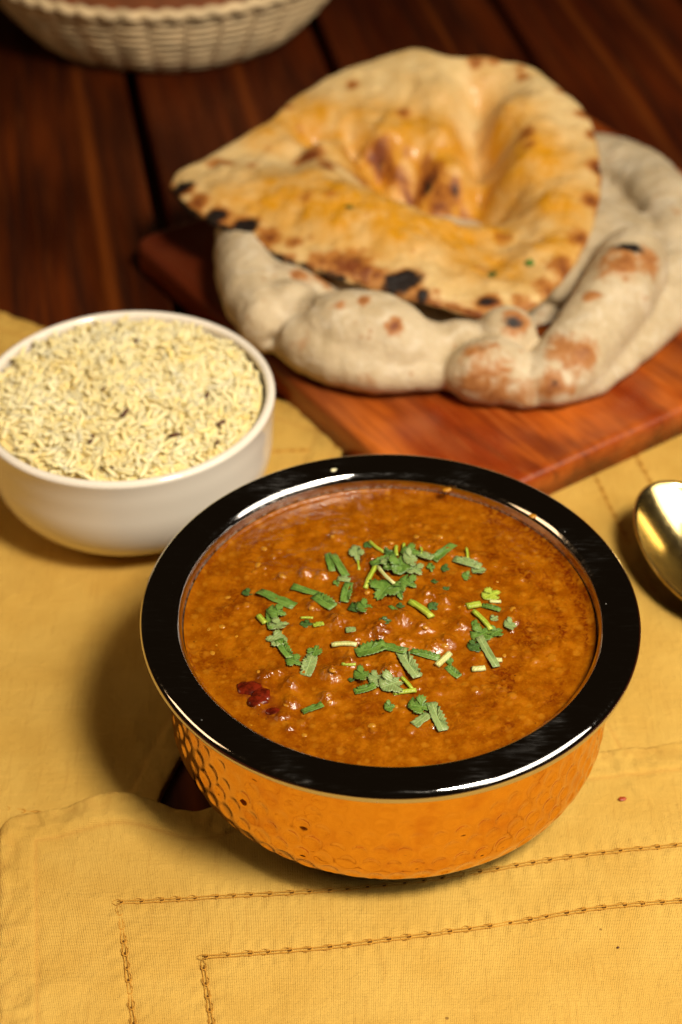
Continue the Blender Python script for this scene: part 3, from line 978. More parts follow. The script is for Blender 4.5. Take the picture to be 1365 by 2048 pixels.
charB = spots2([(362, 370, 46, 5.5, 1.0, 1.3), (425, 428, 46, 5, .95, 1.4), (490, 448, 46, 6, 1.0, 1.2), (520, 470, 45, 4, .6), (800, 557, 41, 6.5, .95, 1.7), (845, 585, 40, 4, .8), (975, 600, 40, 3.5, .8, 1.8), (715, 520, 43, 4, .5, 1.5), (856, 372, 0, 3.5, .75, 1.5), (912, 378, 0, 2.5, .8), (760, 322, 0, 2.5, .6, 1.5), (655, 330, 47, 3, .5), (1199, 340, 50, 3, .7), (1160, 480, 43, 3, .5), (852, 320, 0, 2.2, .5)])
# scorched lower side of the front-left edge
fl = smooth(20, -10, V[:, 0] - 0.0) * np.exp(-(dN / 2.0) ** 2) * smooth(680, 640, V[:, 1])
charB = np.maximum(charB, fl * (0.65 + 0.5 * fbm(V[:, 0], V[:, 1], 2, 16, 2)))
butter = spots2([(560, 380, 0, 20, .8, 1.6), (690, 400, 0, 20, 1, 1.6), (790, 430, 0, 18, 1, 1.6), (900, 465, 0, 14, .9, 1.5), (760, 470, 0, 13, .6, 2), (640, 260, 0, 18, .9, 1.6), (540, 270, 0, 12, .7, 1.3), (800, 280, 0, 22, 1, 1.3), (730, 240, 0, 16, .8), (900, 300, 0, 20, 1), (1040, 320, 0, 24, 1), (980, 400, 0, 22, 1), (1130, 400, 0, 20, .8), (1100, 480, 0, 18, .8), (970, 530, 0, 16, 1), (1030, 540, 0, 14, .7), (600, 205, 0, 10, .6, 1.5), (1000, 250, 0, 16, .8), (470, 380, 0, 11, .55, 1.5), (720, 330, 0, 14, .9), (860, 390, 0, 14, 1), (960, 200, 0, 10, .5), (940, 462, 0, 10, 1), (985, 455, 0, 12, 1), (955, 420, 0, 11, 1), (930, 412, 0, 9, 1), (978, 428, 0, 10, 1), (915, 440, 0, 10, .9)]) * TOPM
butter = np.clip(butter * (1.15 + 0.5 * fbm(V[:, 0], V[:, 1], 6, 12, 3)), 0, 1)
# brown blistered band and scorched line along the front edge
ea, eb = at(345, 385, 41)[:2], at(1000, 632, 35)[:2]
ed = (eb - ea) / np.linalg.norm(eb - ea)
al = (V[:, :2] - ea) @ ed
frac = al / np.linalg.norm(eb - ea)
side = (V[:, :2] - ea) @ np.array([ed[1], -ed[0]])
front = smooth(-5, -1, side) * smooth(-0.06, 0.0, frac) * smooth(1.05, 0.95, frac)
vl = spline(np.array([seen(V[:n], *q) for q in [(600, 322), (700, 340), (765, 362), (850, 392), (920, 425), (965, 440)]]), 60)
vd = np.min(np.linalg.norm(V[:, None, :2] - vl[None, :, :2], axis=2), axis=1)
toastB = np.maximum(toastB, TOPM * np.exp(-(vd / 4.5) ** 2) * (0.5 + 0.6 * fbm(V[:, 0], V[:, 1], 12, 7, 3)))
toastB = np.maximum(toastB, front * np.exp(-(dN / 5.5) ** 2) * (0.42 + 0.55 * fbm(V[:, 0], V[:, 1], 8, 9, 3)) * np.interp(frac, [0, .35, .7, 1], [1.2, 1.0, .8, .75]))
charB = np.maximum(charB, front * np.exp(-(dN / 1.1) ** 2) * np.interp(frac, [0, .4, .6, 1], [1.0, .9, .6, .45]) * (0.9 + 0.4 * fbm(V[:, 0], V[:, 1], 1, 10, 2)))
me2 = me
attr(me, "toast", np.clip(toastB * (0.3 + 0.7 * TOPM) + 0.25 * (1 - TOPM), 0, 1))
attr(me, "char", charB)
attr(me, "butter", butter)
naan_b = link("folded_naan", me, M_NAAN_B)
naan_b.location = tuple(on * K)
tag(naan_b, "butter glazed naan with charred edges, resting on the paler puffed naan", "naan bread")


def top_z(px, py, z):
    p = at(px, py, z)
    k = np.argmin((V[:n, 0] - p[0]) ** 2 + (V[:n, 1] - p[1]) ** 2)
    return V[k]


# ------------------------------------------------------------------ copper serving bowl
BX, BY, RIM = 14.7, 377.6, 63.0
base_z = 3.4
bowl = thing("serving_bowl", "hammered copper serving bowl with wide dark polished steel rim, holding the curry", "bowl", (BX, BY, base_z))


def roll(cx, cz, r, a0, a1, n):
    return [(cx + r * math.cos(math.radians(a)), cz + r * math.sin(math.radians(a))) for a in np.linspace(a0, a1, n)]


zr = RIM - base_z
rim_prof = [(66.0, zr - 4.6), (70.5, zr - 4.3)] + roll(72.6, zr - 2.0, 2.4, -90, 78, 22) + [(70, zr + 0.18), (67.5, zr - 0.12), (65.8, zr - 0.45)]
rim_prof = rim_prof[:-2] + [(66.2, zr - 0.05)] + roll(65.2, zr - 1.75, 1.7, 88, 132, 8) + [(63.5, zr - 1.05), (63.0, zr - 1.6)] + roll(64.0, zr - 2.6, 1.35, 140, 170, 6) + [(62.55, zr - 3.4)]
link("rim", lathe("rim", rim_prof, 220), M_STEEL, bowl)
link("inner_wall", lathe("inner_wall", [(62.6, zr - 3.2), (62.42, zr - 5), (62.2, zr - 7), (61.6, zr - 12), (58, zr - 26), (50, zr - 42), (34, zr - 52), (0.1, zr - 54)], 160), M_WALL, bowl)

# outer wall with hammer dimples
NT, NZ = 900, 130
tt = np.linspace(0, 1, NZ)
rb, rm, zm = 31.0, 68.0, zr - 38.0
up_n = 34
a_ = np.linspace(np.pi / 2, 0, NZ - up_n - 16)
low = [(rb + (rm - rb) * math.cos(q) ** (2 / 2.25), zm - zm * math.sin(q) ** (2 / 2.25)) for q in a_]
upz = np.linspace(zm, zr - 4.0, up_n + 1)[1:]
upp = [(rm - 2.3 * ((q - zm) / (zr - 4 - zm)) ** 2, q) for q in upz]
body = [(r_, 0.0) for r_ in np.linspace(0.1, rb - 1, 16)] + low + upp
bp = np.array(body)
seg = np.r_[0, np.cumsum(np.linalg.norm(np.diff(bp, axis=0), axis=1))]
rngd = np.random.default_rng(3)
rows = []
zrow = seg[-1] - 11.5
rowi = 0
while zrow > seg[-1] - 66:
    rr = np.interp(zrow, seg, bp[:, 0])
    m = int(2 * np.pi * rr / 6.6)
    for q in range(m):
        rows.append(((q + 0.5 * (rowi % 2) + rngd.normal(0, .05)) / m * 2 * np.pi, zrow + rngd.normal(0, .25), 2.6 * rngd.uniform(.85, 1.12), 0.74 * rngd.uniform(.45, 1.2) * (0.35, 0.6, 1)[min(rowi, 2)]))
    zrow -= 5.7
    rowi += 1
TH = np.linspace(0, 2 * np.pi, NT, endpoint=False)
D = np.zeros((NT, len(bp)))
for (t0, s0, rd, dep) in rows:
    j = np.where(np.abs(seg - s0) < rd * 1.4)[0]
    if len(j) == 0:
        continue
    rr = np.interp(s0, seg, bp[:, 0])
    k0 = int(round(t0 / (2 * np.pi) * NT))
    w_ = int(math.ceil(rd * 1.4 / rr / (2 * np.pi) * NT)) + 1
    ks = np.arange(k0 - w_, k0 + w_ + 1)
    dist = np.sqrt((((ks * 2 * np.pi / NT) - t0)[:, None] * rr) ** 2 + (seg[j][None] - s0) ** 2) / rd
    D[np.ix_(ks % NT, j)] = np.maximum(D[np.ix_(ks % NT, j)], dep * np.clip(1 - dist ** 3, 0, 1))
R2 = bp[None, :, 0] - D + 0.16 * fbm(68 * np.cos(TH)[:, None], 68 * np.sin(TH)[:, None], bp[None, :, 1], 13, 2)
Vb = np.stack([R2 * np.cos(TH)[:, None], R2 * np.sin(TH)[:, None], np.broadcast_to(bp[None, :, 1], R2.shape)], -1).reshape(-1, 3)
link("outer_wall", mesh("outer_wall", Vb, grid_faces(NT, len(bp), True)), M_COPPER, bowl)

# ------------------------------------------------------------------ curry
C_Z = 57.0
CR = 62.15


def zo(zx, zy):
    """photo pixel of a point of the enlarged curry detail"""
    return 480 + zx / 2.4375, 1060 + zy / 2.4375


LUMPS = [(450, 690, 2.9, 2.4), (730, 685, 3.6, 2.6), (540, 640, 2.2, 1.5), (245, 745, 2.7, 2.0), (430, 810, 2.6, 1.9), (470, 455, 3.2, 2.0), (560, 530, 3.2, 1.6), (680, 500, 3.6, 2.2), (790, 440, 2.6, 2.0), (800, 555, 3.4, 1.8), (930, 315, 3.2, 2.2), (1000, 350, 2.4, 1.6),
         (940, 560, 3.0, 1.7), (1010, 540, 2.6, 1.7), (1080, 460, 3.0, 1.6), (320, 210, 2.2, 2.0), (405, 220, 2.4, 1.8), (210, 225, 2, 1.2), (250, 830, 2.3, 1.7), (130, 700, 3.5, 1.6), (200, 690, 2.0, 1.4), (960, 80, 3.6, 1.6), (640, 150, 3.6, 2.6), (880, 60, 3, 1.2), (1150, 130, 3.0, 1.5), (710, 75, 3.0, 1.4), (470, 30, 2.2, 1.5), (350, 375, 2.0, 1.0), (1330, 400, 3.6, 1.2), (860, 250, 3.0, 1.6), (1030, 100, 2.6, 1.2), (590, 300, 4.0, 1.8), (740, 610, 2.2, 1.0), (900, 480, 3.0, 1.5), (1090, 380, 2.4, 1.2), (620, 420, 3.5, 1.6), (100, 850, 2.4, 1.3), (210, 900, 2.4, 1.3), (240, 960, 2.0, 1.0)]


def curry_h(x, y):
    dx, dy = x - BX, y - BY
    r = np.hypot(dx, dy)
    h = 0.55 * fbm(x, y, 0, 11, 3) + 0.42 * fbm(x, y, 5, 4.2, 3) * (0.55 + 0.45 * smooth(60, 20, r))
    p = at(*zo(720, 400), C_Z)
    h = h + 2.2 * np.exp(-(((x - p[0]) / 24) ** 2 + ((y - p[1]) / 19) ** 2))
    for (zx, zy, rad, ht) in LUMPS:
        p = at(*zo(zx, zy), C_Z + 1)
        q = ((x - p[0]) ** 2 + (y - p[1]) ** 2) / rad ** 2
        h = np.maximum(h, h * 0.6 + ht * np.exp(-q) ** 0.8) if False else h + 1.05 * ht * np.exp(-q * 1.1) * (1 + 0.35 * fbm(x, y, 13, 1.9, 2))
    # little pebbles of split lentils
    g = 2.6
    cell = np.floor(np.stack([x, y], -1) / g)
    peb = np.zeros_like(h)
    for ox in (-1, 0, 1):
        for oy in (-1, 0, 1):
            cc = cell + np.array([ox, oy])
            hsh = np.modf(np.abs(np.sin(cc[..., 0] * 127.1 + cc[..., 1] * 311.7) * 43758.5453))[0]
            hs2 = np.modf(np.abs(np.sin(cc[..., 0] * 269.5 + cc[..., 1] * 183.3) * 43758.5453))[0]
            cx_, cy_ = (cc[..., 0] + hsh) * g, (cc[..., 1] + hs2) * g
            rr_ = 0.75 + 0.75 * hs2
            on_ = (np.modf(hsh * 7.31 + hs2 * 3.77)[0] > 0.80)
            peb = np.maximum(peb, on_ * np.clip(1 - ((x - cx_) ** 2 + (y - cy_) ** 2) / rr_ ** 2, 0, 1) ** 0.7 * (0.25 + 0.35 * hsh))
    h = h + 0.7 * peb * smooth(62, 45, r) * (0.5 + 0.5 * smooth(-0.2, 0.4, fbm(x, y, 9, 14, 2)))
    men = 0.9 * np.exp(-((CR - r) / 1.1) ** 2)
    return C_Z + h * smooth(62, 52, r) + men, peb


gx = np.linspace(-CR, CR, 420)
U, W = np.meshgrid(gx, gx, indexing='ij')
# square-to-disc map keeps an even grid with a clean round border
xx, yy = U / CR, W / CR
X = BX + CR * xx * np.sqrt(1 - yy ** 2 / 2)
Y = BY + CR * yy * np.sqrt(1 - xx ** 2 / 2)
H, PEB = curry_h(X, Y)
me = mesh("curry", np.stack([X, Y, H], -1).reshape(-1, 3), grid_faces(420, 420), (BX, BY, C_Z))
r = np.hypot(X - BX, Y - BY)
an = np.arctan2(Y - BY, X - BX)
oil = smooth(0.05, 0.5, fbm(X, Y, 11, 14, 4)) * 0.55
sw = fbm(r * 2.2, an * 14, 2.0, 9, 3)
oil = oil + smooth(30, 50, r) * smooth(-0.15, 0.4, sw) * (0.25 + 0.6 * smooth(0.9, -0.4, np.abs(an + 0.35) - 0.6))
oil = oil + 0.9 * smooth(55, 60.5, r) * np.exp(-((an - 0.45) / 0.55) ** 2)
for (zx, zy, rad, wt) in [(600, 320, 6, .9), (720, 350, 6, .8), (1230, 110, 4, .9), (1110, 640, 3, .6), (680, 500, 4, .9), (330, 660, 5, .6), (430, 620, 4, .5), (560, 260, 4, .7), (1150, 330, 5, .5), (1000, 700, 5, .35), (850, 470, 3, .6)]:
    p = at(*zo(zx, zy), C_Z + 1)
    oil = np.maximum(oil, wt * np.exp(-((X - p[0]) ** 2 + (Y - p[1]) ** 2) / rad ** 2))
red = np.zeros_like(oil)
for (zx, zy, rad, wt) in [(60, 770, 4.5, 1), (110, 800, 4, 1), (165, 880, 3.6, .9), (20, 800, 3, .6)]:
    p = at(*zo(zx, zy), C_Z + 1)
    red = np.maximum(red, wt * np.exp(-((X - p[0]) ** 2 + (Y - p[1]) ** 2) / rad ** 2))
red = red * smooth(-0.5, 0.2, fbm(X, Y, 3, 2.5, 2))
attr(me, "oil", np.clip(oil, 0, 1).ravel())
attr(me, "pale", np.clip(PEB * 1.6, 0, 1).ravel())
attr(me, "red", np.clip(red, 0, 1).ravel())
curry = link("curry", me, M_CURRY)
curry.location = (BX * K, BY * K, C_Z * K)
tag(curry, "thick orange brown lentil curry filling the copper bowl, glossy with red oil", "curry")


def curry_at(px, py):
    p = at(px, py, C_Z + 1.5)
    z = float(curry_h(np.array([p[0]]), np.array([p[1]]))[0][0])
    p = at(px, py, z)
    return np.array([p[0], p[1], z])


# yellow lentils standing out of the gravy
ico = bmesh.new()
bmesh.ops.create_icosphere(ico, subdivisions=2, radius=1.0)
lent_me = bpy.data.meshes.new("lentil")
for v_ in ico.verts:
    v_.co = Vector((v_.co.x * 1.5, v_.co.y * 1.1, v_.co.z * 0.75)) * K
ico.to_mesh(lent_me)
ico.free()
lent_me.materials.append(M_LENTIL)
lent_me.polygons.foreach_set("use_smooth", [True] * len(lent_me.polygons))
rl = random.Random(5)
for (zx, zy) in [(458, 30), (210, 222), (200, 500), (352, 375), (432, 800), (440, 830), (450, 680), (95, 690), (410, 130), (905, 470), (1330, 385), (1075, 372), (930, 580), (1000, 560), (740, 60), (860, 30), (620, 300), (505, 735), (-130, 600), (-150, 480), (-90, 470), (-170, 610), (-110, 560), (-20, 520), (-60, 330), (90, 170), (230, 850), (60, 950), (980, 30), (320, 1000), (160, 1010), (640, 950), (1180, 610), (1250, 250), (120, 90), (640, 660), (520, 1010), (1290, 610), (760, 860), (350, 540)]:
    p = curry_at(*zo(zx, zy))
    o = bpy.data.objects.new("lentil", lent_me)
    scene.collection.objects.link(o)
    o.parent = curry
    o.location = ((p[0] - BX) * K, (p[1] - BY) * K, (p[2] - C_Z - 0.5) * K)
    sc = rl.uniform(0.6, 1.05)
    o.scale = (sc, sc, sc)
    o.rotation_euler = (rl.uniform(-.3, .3), rl.uniform(-.3, .3), rl.uniform(0, 6.28))


def soft_lump(name, pts, seed, mat, rad=1.0):
    """crinkled lump through a few points (mm)"""
    bm = bmesh.new()
    for (c, r_) in pts:
        bmesh.ops.create_icosphere(bm, subdivisions=3, radius=1.0, matrix=Matrix.Translation(Vector(c)) @ Matrix.Diagonal((r_[0], r_[1], r_[2], 1)))
    vs = np.array([v_.co for v_ in bm.verts])
    dn = fbm(vs[:, 0], vs[:, 1], vs[:, 2] / 2.0 + seed, 2.0, 3)
    o_ = np.mean([c for c, _ in pts], axis=0)
    for v_, q in zip(bm.verts, dn):
        v_.co = (Vector(v_.co) - Vector(o_)) * (1 + (0.14 if name == "tomato_piece" else 0.28) * q) * K
    me = bpy.data.meshes.new(name)
    bm.to_mesh(me)
    bm.free()
    ob = link(name, me, mat)
    ob.location = tuple(np.array(o_) * K)
    return ob


pp = [curry_at(*zo(*q)) for q in [(55, 770), (105, 800), (85, 830)]]
tag(soft_lump("tomato_piece", [(pp[0] - [0, 0, .7], (4.6, 3.2, 1.7)), (pp[1] - [0, 0, .6], (3.2, 3.2, 1.6)), (pp[2] - [0, 0, .6], (3.0, 2.6, 1.4))], 1, M_TOMATO),
    "glossy dark red cooked tomato piece at the lower left of the curry", "tomato", "cooked tomato pieces in the curry")
pp = curry_at(*zo(168, 882))
tag(soft_lump("tomato_piece", [(pp - [0, 0, .8], (2.6, 1.9, 1.2)), (pp + [1.8, -2.2, -.8], (1.7, 1.7, 1.0))], 4, M_TOMATO),
    "smaller dark red tomato scrap just right of and below the large tomato piece", "tomato", "cooked tomato pieces in the curry")


# ------------------------------------------------------------------ chopped coriander
def leaf_arrays(kind, L, W, rnd):
    """flat outline along +x, length L, width W (mm) -> 2D outline"""
    if kind == 'strip':
        n = 9
        xs = np.linspace(-L / 2, L / 2, n)
        up_ = [(x_, W / 2 * (0.92 + rnd.uniform(-.12, .12))) for x_ in xs]
        dn_ = [(x_ + rnd.uniform(-.05, .05) * W, -W / 2 * (0.92 + rnd.uniform(-.12, .12))) for x_ in xs[::-1]]
        return dn_[::-1] + up_[::-1]
    if kind == 'serr':
        n = 15
        xs = np.linspace(-L / 2, L / 2, n)
        up_ = [(x_, W / 2 * (0.98 if i % 2 else 0.70) * (0.75 + 0.25 * math.sin(math.pi * i / (n - 1)))) for i, x_ in enumerate(xs)]
        dn_ = [(x_, -W / 2 * (0.95 if i % 2 else 0.85) * (0.8 + 0.2 * math.sin(math.pi * i / (n - 1)))) for i, x_ in enumerate(xs)]
        return dn_ + up_[::-1]
    # leaf: lobed fan cut straight at the base
    pts = [(-L / 2, -W * 0.16), (-L / 2, W * 0.16)]
    out = []
    lobes = 3
    m = 34
    for i in range(m):
        a = math.radians(-118 + 236 * i / (m - 1))
        lob = abs(math.cos(2.45 * a))
        ser = 0.11 * (1 if i % 2 else -1) * (0.5 + rnd.random() * 0.5)
        rr_ = 0.50 + 0.50 * lob ** 0.7 + ser
        out.append((-0.12 * L + rr_ * 0.62 * L * math.cos(a), rr_ * 0.56 * W * math.sin(a)))
    return [(-L / 2, -W * 0.14)] + out + [(-L / 2, W * 0.14)]


def leaf_mesh(kind, L, W, rnd):
    if kind == 'stem':
        k, nn = 8, 7
        xs = np.linspace(-L / 2, L / 2, nn)
        bow = rnd.uniform(-.08, .08) * L
        path = np.column_stack([xs, bow * (1 - (2 * xs / L) ** 2), np.full(nn, W * 0.28)])
        V_, F_ = tube_arrays(path, W / 2 * (1 + 0.06 * np.sin(np.arange(nn) * 2.1)), k)
        V_[:, 2] = np.maximum(V_[:, 2] * 0.7, 0.0)
        return mesh("coriander", V_, F_)
    o2 = np.array(leaf_arrays(kind, L, W, rnd))
    m = len(o2)
    rings = [1.0, 0.72, 0.4]
    c = o2.mean(0)
    curl, fold, tw = rnd.uniform(-.5, 1.0), rnd.uniform(0.1, .55), rnd.uniform(-.5, .5)

    def zz(p):
        x_, y_ = p[:, 0] / L, p[:, 1] / W
        return L * 0.22 * curl * (0.25 - x_ ** 2) + W * fold * (np.abs(y_) - .2) * .8 + L * .25 * tw * x_ * y_ + 0.10 * np.sin(p[:, 0] * 5 + p[:, 1] * 3)
    P2 = np.vstack([c + (o2 - c) * q for q in rings] + [c[None]])
    top = np.column_stack([P2, zz(P2) + 0.16])
    bot = np.column_stack([P2, zz(P2)])
    F_ = []
    for a in range(2):
        for i in range(m):
            j = (i + 1) % m
            F_.append((a * m + i, a * m + j, (a + 1) * m + j, (a + 1) * m + i))
    for i in range(m):
        F_.append((2 * m + i, 2 * m + (i + 1) % m, 3 * m))
    N_ = len(P2)
    F_ += [tuple(q + N_ for q in f[::-1]) for f in F_]
    F_ += [((i + 1) % m, i, i + N_, (i + 1) % m + N_) for i in range(m)]
    V_ = np.vstack([top, bot])
    V_[:, 2] -= V_[:, 2].min()
    return mesh("coriander", V_, F_)


HERB = "chopped coriander scattered on the curry"
